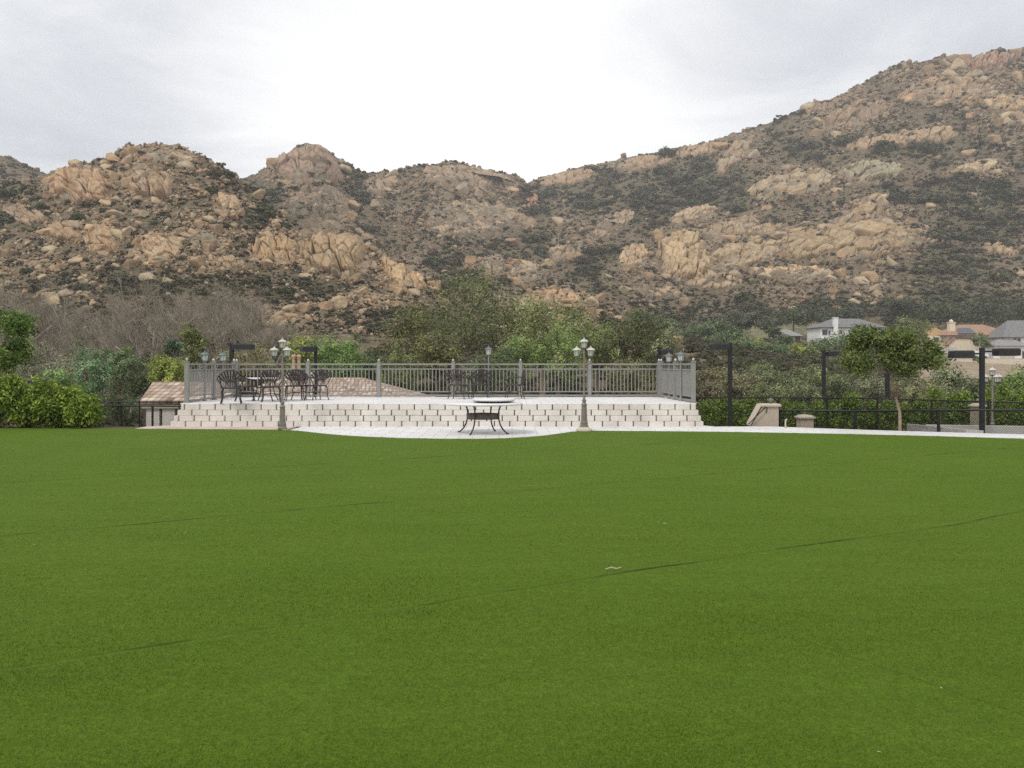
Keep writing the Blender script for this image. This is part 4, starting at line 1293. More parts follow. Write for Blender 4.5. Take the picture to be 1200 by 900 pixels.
CH = [(271, 473.2, 15, "dark cast chair with its fan back to the camera, nearest the two green-capped lanterns"),
      (287, 470, -75, "dark cast chair half hidden between the corner chair and the pale round table"),
      (318, 471, 12, "dark cast fan-back chair in front of the pale round terrace table"),
      (345, 469.3, 20, "dark cast chair just right of the nearer three-lantern post, beside the table"),
      (356, 468.3, -20, "dark cast chair overlapped by its neighbour, left of the thin dark floodlight pole"),
      (371, 468.6, 40, "dark cast chair in front of the thin dark floodlight pole, end of the seated group"),
      (537.5, 467.4, -14, "dark cast chair at the back railing left of the middle lantern"),
      (563, 466.6, 8, "dark cast chair at the back railing directly below the middle lantern"),
      (603, 467.2, 98, "dark cast chair turned side-on at the back railing, right of the white turntable")]
first = make_chair()
CPOS = []
for i, (x, y, a, lb) in enumerate(CH):
    o = first if i == 0 else copy_tree(first)
    p = gp(x, y, DECK)
    o.location = (p.x, min(p.y, 26.98), DECK); o.rotation_euler = (0, 0, R(a)); o["label"] = lb; o["group"] = "dark cast chairs on the terrace"

T_ = thing("terrace_table", "small round table with a pale top among the terrace chairs", "table", (gp(311, 469.5, DECK).x, gp(311, 469.5, DECK).y, DECK))
mb = MB(); mb.lathe([(.50, .625), (.52, .635), (.52, .655), (.505, .665)], 32); mb.build("tabletop", M['tabletop'], T_)
for q in range(4):
    a = PI / 4 + q * PI / 2
    mb = MB(); mb.tube([(math.cos(a) * d, math.sin(a) * d, z) for d, z in ((.40, .62), (.30, .56), (.26, .40), (.29, .2), (.42, .0))], [.02, .018, .016, .016, .018], 6); mb.build("leg", M['cast'], T_)
mb = MB(); mb.tube([(.27 * math.cos(q * PI / 8), .27 * math.sin(q * PI / 8), .38) for q in range(17)], .012, 6); mb.build("ring", M['cast'], T_)

p = gp(566, 508.3)
T_ = thing("patio_table", "round pale-topped table with four curved dark legs on the white apron", "table", (p.x, p.y, .013))
mb = MB(); mb.lathe([(.86, .685), (.92, .69), (.945, .705), (.945, .722), (.93, .735)], 48); mb.build("tabletop", M['tabletop'], T_)
for q in range(4):
    a = R(155 + 90 * q)
    ca, sa = math.cos(a), math.sin(a)
    pf = [(.56, .684), (.50, .68), (.455, .64), (.425, .56), (.415, .46), (.425, .34), (.46, .22), (.53, .11), (.62, .03), (.66, .012), (.69, .022)]
    mb = MB(); mb.tube([(ca * d, sa * d, z) for d, z in pf], [.016, .018, .02, .019, .018, .018, .018, .018, .018, .02, .012], 8); mb.build("leg", M['cast'], T_)
mb = MB()
vs, fs = [], []
nn = 40
for rr2, z in ((.398, .345), (.398, .475), (.385, .475), (.385, .345)):
    vs += [(rr2 * math.cos(2 * PI * q / nn), rr2 * math.sin(2 * PI * q / nn), z) for q in range(nn)]
for b_ in range(4):
    c_ = (b_ + 1) % 4
    fs += [(b_ * nn + q, b_ * nn + (q + 1) % nn, c_ * nn + (q + 1) % nn, c_ * nn + q) for q in range(nn)]
mb.faces(vs, fs, True); mb.build("apron_band", M['castbrown'], T_)
T_ = thing("turntable", "white round turntable with a dark underside on the round patio table", "turntable", (gp(578.5, 508).x, p.y + .1, .749))
mb = MB(); mb.lathe([(.16, 0), (.17, .01), (.15, .022)], 24); mb.build("foot", M['tabletop'], T_)
mb = MB(); mb.lathe([(.44, .022), (.50, .032), (.50, .046)], 48); mb.build("rim", M['cast'], T_)
mb = MB(); mb.lathe([(.505, .047), (.525, .058), (.525, .088), (.51, .098)], 48); mb.build("top", M['tabletop'], T_)

# litter on the turf
LF = [(40, 641, 3.5, "pale leaf lying on the turf near its left edge"), (267, 612, 2.5, None), (217, 627, 2.2, None), (171, 681, 2.2, None), (147, 668, 2, None), (483, 617, 2.2, None), (435, 572, 2, None), (779, 616, 4, "whitish leaf lying on the turf right of the long seam"), (973, 534, 3, None), (1046, 550, 3, None), (896, 652, 2, None), (1103, 811, 3.5, "pale leaf lying near the lower right of the turf"), (746, 634, 2, None), (1195, 559, 3, None), (1030, 887, 4, "cream leaf lying at the bottom edge of the turf"), (852, 525, 2, None), (868, 529, 2, None), (1092, 514.5, 2.5, None)]
LFM = None
for i, (x, y, wpx, lb) in enumerate(LF):
    if LFM is None:
        mb = MB(); mb.faces([(-.5, 0, 0), (-.1, .2, .12), (.5, .02, .05), (.05, -.22, .15), (0, 0, .02)], [(0, 4, 1), (1, 4, 2), (2, 4, 3), (3, 4, 0)])
        o = mb.build("fallen_leaf", M['leafdry']); LFM = o.data
    else:
        o = bpy.data.objects.new("fallen_leaf", LFM); col.objects.link(o)
    p = gp(x, y); s_ = wpx * p.y / F
    o.location = (p.x, p.y, .022); o.scale = (s_ * 1.4, s_ * 1.2, s_); o.rotation_euler = (0, 0, i * 1.3)
    tag(o, lb or "tiny pale dry leaf fallen on the turf", "leaf", None if lb else "dry leaves on the turf")
p = gp(718, 670.5)
mb = MB(); mb.tube([(-.06, -.02, .03), (-.01, .01, .036), (.03, -.006, .03), (.07, .02, .034)], .004, 5); mb.tube([(-.01, .01, .036), (.0, .05, .034)], .003, 4)
o = mb.build("fallen_twig", M['leafdry']); o.location = p
tag(o, "thin pale twig lying on the turf right of the middle", "twig")
# ------------------------------------------------------------------ trees and hedges
def limb_paths(r, base, lobes, n=None):
    """curved limbs from the trunk to the lobes"""
    out = []
    for l in lobes:
        e = Vector(l[:3])
        s = Vector(base) + Vector((0, 0, max(0, (e.z - base[2])) * r.uniform(.05, .25)))
        m = s.lerp(e, .5) + Vector((r.normal() * .12, r.normal() * .12, r.normal() * .08)) * (e - s).length
        out.append((s, m, e))
    return out
def make_tree(name, label, cat, loc, lobes, n, leaf, base, bark, trunk_r, fork, seed, group=None, per=8, clump=.25, var=.22, shell=.5, aspect=.5, young=None, lean=0.0, mat_='leaf', limbs=True, loose=.9):
    """tapered trunk with limbs, crown of separate leaves in uneven clumps"""
    r = np.random.default_rng(seed)
    T_ = thing(name, label, cat, loc, 0, group)
    mb = MB()
    f = Vector((lean, 0, fork))
    mb.tube([(0, 0, -.3), (lean * .2 + r.normal() * .03, 0, fork * .35), (lean * .6, r.normal() * .03, fork * .7), f], [trunk_r * 1.25, trunk_r, trunk_r * .85, trunk_r * .7], 7)
    if limbs:
        for s, m, e in limb_paths(r, f, lobes):
            mb.tube([s, m, e], [trunk_r * .5, trunk_r * .32, trunk_r * .12], 5, False)
            for _ in range(2):
                q = m.lerp(e, r.random()); d = Vector(r.normal(size=3)) * (e - s).length * .22
                mb.tube([q, q + d * .6 + Vector((0, 0, .1)), q + d], [trunk_r * .18, trunk_r * .12, trunk_r * .04], 4, False)
    mb.build("trunk", bark, T_)
    V, Fc, c = foliage_arrays(lobes, n, leaf, base, r, per, clump, var, shell, aspect, young, loose=loose)
    link_mesh("crown", np_mesh("crown", V, Fc, c), M[mat_], T_)
    return T_
def lobes_for(r, w, h, z0, n=7, squash=.8):
    """lobes filling an ellipsoid crown of width w, height h, bottom at z0"""
    o = [(0, 0, z0 + h * .5, w * .33, w * .33, h * .38)]
    for _ in range(n):
        a = r.uniform(0, 2 * PI); t_ = r.uniform(-.75, .85)
        rad = math.sqrt(max(0, 1 - t_ * t_)) * w * .33
        s = r.uniform(.16, .30) * w
        o.append((rad * math.cos(a), rad * math.sin(a), z0 + h * (.5 + .40 * t_), s, s, s * squash * min(1.6, h / w + .2)))
    return o
G_DARK = (0.107, 0.136, 0.063); G_OAK = (0.132, 0.173, 0.083); G_OLIVE = (0.245, 0.265, 0.114); G_MID = (0.182, 0.253, 0.099); G_BLUE = (0.160, 0.243, 0.128); G_LIME = (0.342, 0.406, 0.094); G_YEL = (0.444, 0.370, 0.086); G_BRIGHT = (0.222, 0.353, 0.055); G_GREY = (0.267, 0.276, 0.167); G_BROWN = (0.267, 0.232, 0.114)
def px_tree(name, label, cx, ytop, ybot, wpx, Y, base, seed, n=3600, leaf=None, group=None, bark='bark', nl=9, per=26, var=.34, cat="tree", loose=.42, shell=.66, clump=None, mat_='leaf', young=None, aspect=.5):
    """tree standing on the ground at distance Y whose crown spans the given picture rows"""
    x = (cx - 600) / F * Y
    z = zg(x, Y)
    zt = EYE - (ytop - HZ) / F * Y - z
    zb_ = max(EYE - (ybot - HZ) / F * Y - z, .05 * zt)
    w = wpx / F * Y
    r = np.random.default_rng(seed)
    lb = lobes_for(r, w, zt - zb_, zb_, nl)
    leaf = leaf or max(1.6 * Y / F, .05)
    base = tuple(min(.45, q * g_) for q, g_ in zip(base, (1.22, 1.25, 1.15)))
    return make_tree(name, label, cat, (x, Y, z), lb, n, leaf, base, M[bark], max(.05, .028 * zt), max(zb_, zt * .25) + .1 * (zt - zb_), seed, group, per, clump or w * .055, var, shell, aspect, young, mat_=mat_, loose=loose)

# bare trees of the slope on the left
def bare_tree(seed, h, spread, upright=.6):
    r = random.Random(seed)
    mb_t, mb_c = MB(), MB()
    def grow(mb, p, d, ln_, rad, depth):
        seg = [p]; q = p; dd = d.copy()
        for _ in range(3):
            dd = (dd + Vector((r.gauss(0, .14), r.gauss(0, .14), r.gauss(0.05, .1)))).normalized()
            q = q + dd * ln_ / 3; seg.append(q)
        mb.tube(seg, [rad, rad * .85, rad * .7, rad * .5], 5 if depth < 2 else 3, False)
        if depth >= 4: return
        for _ in range((4, 5, 5, 5)[depth]):
            f = r.uniform(.3, 1)
            b = seg[0].lerp(seg[-1], f)
            nd = (dd + Vector((r.gauss(0, .55), r.gauss(0, .55), r.gauss(.15, .35)))).normalized()
            nd.z = nd.z * .8 + .25 * upright
            grow(mb_c if depth >= 1 else mb_t, b, nd.normalized(), ln_ * r.uniform(.5, .75), rad * .45, depth + 1)
    for _ in range(2):
        grow(mb_t, Vector((0, 0, -.2)), Vector((r.gauss(0, .18) * spread, r.gauss(0, .18) * spread, 1)).normalized(), h * .42, h * .017, 0)
    return mb_t, mb_c
BT = []; BT_H = []
for i in range(4):
    a, b = bare_tree(60 + i, 7.0, 1.4)
    T_ = thing("bare_tree", "leafless grey-brown tree in the thicket at the foot of the left hill", "tree", (0, 0, 0), 0, "bare trees below the left hill")
    a.build("trunk", M['greybark'], T_); b.build("branches", M['twig'], T_)
    BT.append(T_)
    BT_H.append(max(v[2] for v in T_.children[1].bound_box))
btx = [(28, 350, 92), (52, 372, 78), (70, 352, 96), (92, 368, 84), (108, 356, 104), (128, 362, 88), (142, 350, 98), (160, 372, 76), (176, 352, 92), (192, 366, 84), (208, 352, 100), (224, 372, 80), (240, 350, 92), (256, 362, 86), (272, 352, 102), (290, 360, 88), (308, 358, 98), (322, 368, 84), (340, 372, 96), (18, 378, 70), (118, 385, 70), (-14, 352, 90), (-40, 362, 84), (212, 392, 68), (364, 380, 88), (150, 392, 66), (250, 395, 64), (85, 395, 66), (12, 340, 100), (44, 344, 104), (156, 342, 106), (186, 344, 108), (228, 344, 106), (262, 346, 106), (296, 350, 106)]
for i, (x, yt, Y) in enumerate(btx):
    if i % 5 == 4 and Y < 90: continue
    yt += (42 if Y < 76 else 24 if Y < 90 else 14) + (i * 7 % 11) - 5
    o = BT[i] if i < 4 else copy_tree(BT[i % 4])
    X = (x - 600) / F * Y; z = zg(X, Y)
    h_ = EYE - (yt - HZ) / F * Y - z
    o.location = (X, Y, z); s_ = h_ / BT_H[i % 4]; o.scale = (s_ * random.uniform(.9, 1.3), s_ * 1.1, s_); o.rotation_euler = (0, 0, i * 2.1)

px_tree("bushy_tree", "blue-green rounded tree behind the left hedge, the largest of the green ones there", 102, 402, 475, 58, 58, G_BLUE, 1, 4200)
px_tree("bushy_tree", "grey-olive loose tree at the far left behind the hedge", 40, 396, 478, 80, 62, G_GREY, 2, 3000, shell=.3)
px_tree("bushy_tree", "tall grey-olive tree at the photo's left edge behind the leafy tree", 12, 352, 470, 70, 74, G_GREY, 101, 3600, shell=.3)
px_tree("slim_tree", "mid green slender tree right of the blue-green rounded tree", 140, 402, 460, 34, 66, G_MID, 102, 2600)
px_tree("bushy_tree", "soft green small tree low behind the left hedge's middle", 66, 428, 480, 44, 52, G_MID, 103, 2600)
px_tree("bushy_tree", "dark green tree left of the shed's tiled roof", 170, 404, 470, 48, 60, G_DARK, 3, 3600)
px_tree("bushy_tree", "yellow-green round tree just above the shed's roof", 197, 416, 462, 42, 50, (0.269, 0.320, 0.081), 4, 3400)
px_tree("slim_tree", "narrow olive tree beside the terrace's two left lanterns", 226, 378, 440, 34, 66, (0.182, 0.200, 0.068), 5, 2800)
px_tree("bushy_tree", "dark shaded tree behind the black fence at the left", 138, 436, 500, 46, 44, G_DARK, 6, 3000)
px_tree("bushy_tree", "small blue-green tree between the yellow-green one and the narrow olive tree", 206, 400, 420, 26, 72, (0.115, 0.170, 0.099), 7, 1800)
px_tree("bushy_tree", "brownish olive tree behind the left end of the terrace railing", 300, 398, 460, 70, 60, G_BROWN, 8, 3400, shell=.3)
px_tree("bushy_tree", "yellow-green small tree left of the thin dark floodlight", 350, 398, 445, 44, 66, (0.250, 0.270, 0.081), 9, 2800)
px_tree("bushy_tree", "fresh green round tree right of the thin dark floodlight", 398, 393, 450, 60, 64, (0.163, 0.250, 0.075), 10, 4000)
px_tree("bushy_tree", "dark low tree between the fresh green tree and the tall cluster", 436, 404, 455, 46, 66, G_DARK, 11, 3000)
px_tree("bushy_tree", "olive brown tree at the left of the tall central cluster", 474, 358, 440, 64, 74, (0.154, 0.160, 0.060), 12, 4400)
px_tree("tall_tree", "tallest dark green tree of the central cluster, with tawny top", 548, 319, 440, 118, 80, (0.127, 0.152, 0.060), 13, 9000, bark='greybark', nl=15, shell=.35, young=(.15, .15, .05))
px_tree("bushy_tree", "brownish green tree in front of the tallest tree, to its left", 512, 382, 455, 58, 66, (0.169, 0.164, 0.065), 14, 4200)
px_tree("willowy_tree", "broad pale olive tree right of the tallest tree", 636, 343, 440, 112, 78, (0.221, 0.250, 0.099), 15, 8000, bark='palebark', nl=14, shell=.35)
px_tree("bushy_tree", "light green tree behind the middle single lantern", 604, 388, 455, 56, 62, (0.211, 0.280, 0.090), 16, 4000)
px_tree("bushy_tree", "soft green tree below the broad pale olive one", 654, 384, 455, 60, 60, (0.182, 0.240, 0.081), 17, 4000)
px_tree("bushy_tree", "dark tree with brown patches near the right three-lantern post", 737, 366, 440, 82, 72, (0.127, 0.144, 0.060), 18, 5400, young=(.12, .08, .04))
px_tree("bushy_tree", "olive tree just left of the brown-patched dark tree", 700, 378, 445, 52, 66, (0.163, 0.190, 0.072), 19, 3600)
px_tree("bushy_tree", "dusty grey-green tree behind the railing's far corner", 778, 382, 450, 54, 70, (0.211, 0.220, 0.116), 20, 3600, shell=.3)
px_tree("bushy_tree", "dark foliage tree low behind the middle of the railing", 570, 400, 470, 70, 54, G_DARK, 21, 4000)
px_tree("bushy_tree", "olive low tree behind the railing, left of the white table", 470, 408, 470, 56, 56, (0.163, 0.180, 0.065), 22, 3400)
px_tree("bushy_tree", "brown-green low tree behind the railing's last bay", 742, 412, 470, 60, 54, (0.176, 0.170, 0.072), 23, 3400)
for i, (x, yt, yb_, wp_, Y, cl) in enumerate([(20, 388, 450, 46, 80, (.205, .20, .13)), (58, 380, 440, 38, 96, (.19, .185, .125)), (84, 392, 450, 36, 82, (.175, .19, .10)), (122, 386, 445, 34, 92, (.20, .185, .12)), (152, 394, 450, 34, 80, (.165, .18, .09)), (182, 388, 440, 30, 94, (.19, .19, .11)),
        (248, 392, 440, 32, 84, (.18, .18, .095)), (272, 384, 440, 34, 96, (.20, .18, .115)), (322, 390, 445, 36, 86, (.185, .18, .10)), (338, 378, 425, 30, 104, (.175, .175, .10)), (-20, 392, 450, 50, 84, (.19, .195, .115))]):
    px_tree("scrub_tree", "thin grey-olive tree standing among the bare trees below the left hill", x, yt, yb_, wp_, Y, cl, 160 + i, 1700, None, "olive trees among the bare trees", shell=.3)
# oaks along the foot of the right mountain
oak = [(812, 378, 404, 34, 212), (838, 376, 406, 36, 206), (858, 384, 418, 38, 190), (776, 372, 394, 36, 220), (744, 366, 388, 30, 222), (872, 400, 428, 40, 182), (897, 404, 432, 40, 178), (918, 406, 432, 38, 184), (945, 410, 436, 40, 172), (968, 398, 430, 38, 186), (990, 390, 428, 44, 190), (1014, 396, 430, 40, 186), (836, 394, 416, 30, 196), (984, 420, 442, 34, 166), (1034, 402, 436, 38, 180), (918, 392, 410, 22, 214), (1010, 378, 400, 30, 226)]
for i, (x, yt, yb_, wp_, Y) in enumerate(oak):
    px_tree("oak_tree", "dark round oak at the foot of the right mountain, below the houses", x, yt, yb_ - 4, wp_, Y, G_OAK, 40 + i, 1500, 1.5 * Y / F, "dark oaks between the brown slope and the houses", nl=7, per=6)
hs = [(870, 366, 382, 40, 262), (902, 372, 386, 34, 256), (930, 360, 378, 52, 268), (962, 362, 378, 46, 270), (990, 362, 376, 40, 275), (1100, 358, 378, 56, 276), (1148, 356, 378, 60, 278), (1190, 352, 376, 52, 282), (1060, 352, 372, 44, 285), (845, 372, 386, 34, 258)]
for i, (x, yt, yb_, wp_, Y) in enumerate(hs):
    px_tree("round_bush", "large dark round bush on the slope just above the houses and meadow", x, yt, yb_, wp_, Y, (.078, .088, .052), 70 + i, 1300, 1.7 * Y / F, "large dark bushes above the houses", nl=8, per=6, cat="bush")
px_tree("round_bush", "single dark rounded bush on the pale meadow, left of the grey-roofed hut", 907, 383, 394, 17, 244, G_OAK, 81, 900, .35, cat="bush")
px_tree("autumn_tree", "yellow-leaved tree on the oak belt's left, near the meadow", 887, 396, 408, 18, 200, G_YEL, 82, 900, .3)
px_tree("bushy_tree", "lime green tree standing out among the dark oaks", 941, 404, 420, 26, 170, G_LIME, 83, 1500, .28)
px_tree("autumn_tree", "yellow tree beside the pole with the grey box head", 1003, 419, 440, 22, 150, (0.422, 0.360, 0.090), 84, 1200, .24)
px_tree("bushy_tree", "olive tree between the white house and the salmon-tiled house", 1066, 371, 408, 44, 200, (0.192, 0.210, 0.090), 85, 2400, .32)
px_tree("bushy_tree", "dark olive tree right of the white house, beneath the first olive tree", 1040, 384, 412, 36, 195, G_OAK, 86, 1800, .32)
px_tree("bushy_tree", "small green tree in front of the salmon-tiled house's corner", 1151, 388, 411, 20, 222, (0.173, 0.200, 0.090), 87, 1100, .28)
px_tree("bushy_tree", "dark shrubby tree at the photo's right edge by the grey-roofed house", 1200, 398, 416, 16, 226, G_OAK, 88, 800, .3)
px_tree("round_bush", "small bush by the driveway bank below the salmon-tiled house", 1146, 416, 427, 11, 196, (0.192, 0.230, 0.090), 89, 500, .22, cat="bush")
px_tree("round_bush", "bush on the bank left of the terraced lawn below the salmon-tiled house", 1097, 412, 427, 20, 194, (0.211, 0.220, 0.099), 90, 800, .25, cat="bush")
px_tree("round_bush", "broad grey-olive bush on the slope behind the back fence and the four-lantern post", 1118, 431, 478, 58, 66, (0.221, 0.240, 0.134), 91, 3200, .11, cat="bush")
px_tree("round_bush", "smaller grey bush just left of the broad grey-olive one", 1082, 446, 478, 42, 60, (0.250, 0.240, 0.116), 92, 2200, .10, cat="bush")
px_tree("round_bush", "green bush right of the four-lantern post, behind the hedge", 1186, 434, 476, 50, 60, (0.192, 0.260, 0.081), 93, 2800, .10, cat="bush")
px_tree("round_bush", "dark bush directly behind the four-lantern post", 1150, 446, 478, 30, 58, G_OAK, 94, 1800, .10, cat="bush")
for i, (x, yt, yb_, wp_, Y, cl) in enumerate([(838, 428, 468, 44, 88, (.20, .18, .10)), (868, 436, 470, 40, 74, (.215, .19, .115)), (892, 424, 462, 46, 100, (.175, .19, .095)), (920, 434, 470, 48, 78, (.16, .185, .09)),
        (950, 428, 466, 46, 92, (.18, .20, .10)), (978, 436, 472, 46, 72, (.15, .175, .085)), (1004, 432, 470, 40, 84, (.19, .205, .115)), (1020, 442, 474, 44, 66, (.21, .215, .14)), (1062, 440, 476, 42, 64, (.225, .215, .13)), (824, 446, 472, 40, 64, (.20, .175, .11)), (905, 448, 474, 44, 60, (.19, .205, .10)), (936, 450, 476, 40, 58, (.165, .185, .10))]):
    px_tree("slope_tree", "soft olive bushy tree on the slope between the black fence and the dark oaks", x, yt, yb_, wp_, Y, cl, 120 + i, 2600, 1.4 * Y / F, "olive trees on the slope right of the terrace", nl=9, per=10)
# scrub slope right of the terrace
rs2 = np.random.default_rng(88)
SL = [shrub_shape(700 + i, 900, .10, 8) for i in range(5)]
SLM = []
for i, (V, Fc, c) in enumerate(SL):
    row = []
    for b_ in ((.235, .235, .125), (.255, .22, .145), (.195, .21, .11), (.265, .245, .15)):
        me = np_mesh("slope_shrub", V, Fc, c * np.array(b_)); me.materials.append(M['scrub']); row.append(me)
    SLM.append(row)
n_ = 0
for _ in range(150):
    x = rs2.uniform(812, 1210) if n_ < 120 else rs2.uniform(-40, 330); y = 0
    Y = rs2.uniform(60, 150) if x < 1070 or n_ >= 120 else rs2.uniform(60, 95)
    X = (x - 600) / F * Y; z = zg(X, Y)
    o = bpy.data.objects.new("slope_shrub", SLM[n_ % 5][int(rs2.integers(0, 4)) if x < 900 else int(rs2.choice([0, 2, 2, 3]))]); col.objects.link(o)
    s_ = rs2.uniform(9, 20) / F * Y
    o.location = (X, Y, z - .1); o.scale = (s_ * 1.3, s_, s_ * .9); o.rotation_euler = (0, 0, rs2.uniform(0, 6))
    if n_ < 120: tag(o, "olive scrub bush on the open slope beyond the black fences, right of the terrace", "bush", "scrub bushes on the slope right of the terrace")
    else: tag(o, "olive scrub bush under the bare trees at the left", "bush", "scrub bushes under the bare trees")
    n_ += 1
# low ground scrub as one mass
xx = rs2.uniform(780, 1260, 4600); YY = rs2.uniform(50, 175, 4600)
YY[:3200] = np.where(xx[:3200] > 1070, np.minimum(YY[:3200], 50 + (YY[:3200] - 50) * .4), YY[:3200])
xx[3200:] = rs2.uniform(-120, 800, 1400); YY[3200:] = rs2.uniform(52, 150, 1400)
XX = (xx - 600) / F * YY
ZZ = zsmooth(XX, YY)
scatter_mesh("undergrowth", shp, np.stack([XX, YY, ZZ - .05], -1), rs2.uniform(.45, 1.3, 4600), 98, np.array([(.25, .245, .135), (.265, .225, .15), (.215, .22, .12)])[rs2.integers(0, 3, 4600)], M['scrub'], "low scrub covering the valley floor behind the terrace", flat=(.5, .9), tilt=.1, sink=0, cat="undergrowth")

# bright hedge at the left: separate shrubs growing into each other
def hedge_shrub(name, label, loc, w, h, base, young, seed, group, n=2600, leaf=.045, depth=None, pointed=False):
    r = np.random.default_rng(seed)
    T_ = thing(name, label, "shrub", loc, 0, group)
    d_ = depth or w
    lb = []
    for q in range(16 if not pointed else 12):
        zf = r.uniform(.12, .9)
        wd = w * .5 * (1 - (.65 * zf if pointed else .28 * zf))
        a = r.uniform(0, 2 * PI); s = r.uniform(.16, .26) * w
        if q % 3 == 0: s *= .6; zf = min(1.0, zf * 1.12); wd *= 1.12
        lb.append((math.cos(a) * max(wd - s, .02) , math.sin(a) * max(wd - s, .02) * d_ / w, h * zf, s, s, s * 1.0))
    lb.append((r.normal() * .05, 0, h * .9, w * .14, w * .14, h * .12))
    V, Fc, c = foliage_arrays(lb, n, leaf, base, r, 7, .07, .25, .45, .42, young, .75)
    link_mesh("foliage", np_mesh("foliage", V, Fc, c), M['leaf'], T_)
    mb = MB()
    for q in range(3):
        e = lb[q]
        mb.tube([(r.normal() * .04, r.normal() * .04, -.1), (e[0] * .4, e[1] * .4, h * .3), (e[0], e[1], e[2])], [.03, .02, .008], 5, False)
    mb.build("stem", M['bark'], T_)
    return T_
HG = [(-62, 441, 1.6), (-24, 452, 1.4), (8, 444, 1.4), (36, 455, 1.2), (58, 449, 1.25), (81, 459, 1.05), (99, 466, .85)]
for i, (x, yt, wd) in enumerate(HG):
    Y = 23.0 + .35 * (i % 2)
    h_ = EYE - (yt - HZ) / F * Y + .05
    hedge_shrub("hedge_shrub", "bright yellow-green bush of the dense hedge at the lawn's left edge", ((x - 600) / F * Y, Y, -.05), wd, h_, (.135, .22, .030), (.42, .52, .075), 200 + i, "bushes of the bright hedge on the left", 6000, .052, 1.3)
HR = [(828, 470, 30), (846, 467, 28), (862, 468, 26), (880, 466, 26), (902, 470, 26), (922, 466, 22), (938, 474, 22), (958, 470, 24), (976, 468, 20), (992, 463, 18), (1004, 462, 18), (1020, 471, 22), (1038, 470, 24), (1058, 474, 24), (1078, 470, 24), (1098, 453, 26), (1114, 463, 18), (1128, 461, 18), (1142, 470, 20), (1160, 455, 20), (1176, 450, 24), (1196, 453, 24), (1216, 456, 26), (1240, 458, 28)]
for i, (x, yt, wp_) in enumerate(HR):
    Y = float(np.interp(x, [815, 1000, 1200, 1300], [29.2, 29.2, 27.6, 26.8])) + .3 * (i % 2)
    zb_ = -.8
    h_ = EYE - (yt - HZ) / F * Y - zb_
    hedge_shrub("hedge_shrub", "light green pointed shrub of the row behind the tall black mesh fence", ((x - 600) / F * Y, Y, zb_), wp_ * Y / F * 1.25, h_, (.145, .225, .042), (.36, .46, .085), 240 + i, "pointed shrubs behind the black mesh fence", 2600, .042, None, True)
# clipped tree by the walk
px0 = gp(1055, 507.5, -.05)
r_ = np.random.default_rng(5)
tr = at(1042, 418, px0.y) - px0
lb = [(tr.x + .1, 0, tr.z + .05, .45, .45, .36)]
for q in range(24):
    a = r_.uniform(0, 2 * PI); t_ = r_.uniform(-1.0, .95)
    rd = math.sqrt(max(0, 1 - t_ * t_ * .8)) * r_.uniform(.45, 1.12)
    s = r_.uniform(.14, .32)
    lb.append((tr.x + rd * math.cos(a) * 1.05, rd * math.sin(a), tr.z + .05 + t_ * .52, s, s, s * .72))
lb.append((tr.x - .95, 0, tr.z - .12, .30, .3, .22)); lb.append((tr.x + 1.0, -.1, tr.z + .1, .3, .3, .28))
lb = [(x_ + .06 * 0, y_, z_, a_, b_, c_) for x_, y_, z_, a_, b_, c_ in lb]
ct_ = make_tree("clipped_tree", "clipped broad-crowned young tree on a thin leaning trunk beside the walk", "tree", px0, lb, 14000, .046, (.120, .160, .050), M['palebark'], .036, tr.z - .42, 6, None, 7, .07, .28, .4, .42, (.21, .23, .065), tr.x * .8)
mb = MB(); mb.lathe([(.062, 0), (.066, .05), (.062, .12)], 10, (np.interp(tr.z - .95, [0, (tr.z - .42) * .35, (tr.z - .42) * .7, tr.z - .42], [0, tr.x * .16, tr.x * .48, tr.x * .8]), 0, tr.z - 1.0)); mb.build("tie", M['red'], ct_)
# tree at the left edge
p_ = at(-14, 500, 25.5)
r_ = np.random.default_rng(8)
lb = []
for q in range(16):
    a = r_.uniform(0, 2 * PI); t_ = r_.uniform(-.8, .9)
    lb.append((math.cos(a) * 1.0 * math.sqrt(1 - t_ * t_), math.sin(a) * .9 * math.sqrt(1 - t_ * t_), 2.95 + t_ * .75 + .3 * (t_ > .3), r_.uniform(.35, .5), r_.uniform(.35, .5), r_.uniform(.25, .38)))
make_tree("broadleaf_tree", "bright green leafy tree cut by the photo's left edge, above the hedge", "tree", (p_.x, 25.5, -.7), lb, 9000, .065, (.11, .19, .035), M['bark'], .07, 2.2, 9, None, 7, .09, .25, .45, .4, (.24, .34, .06))

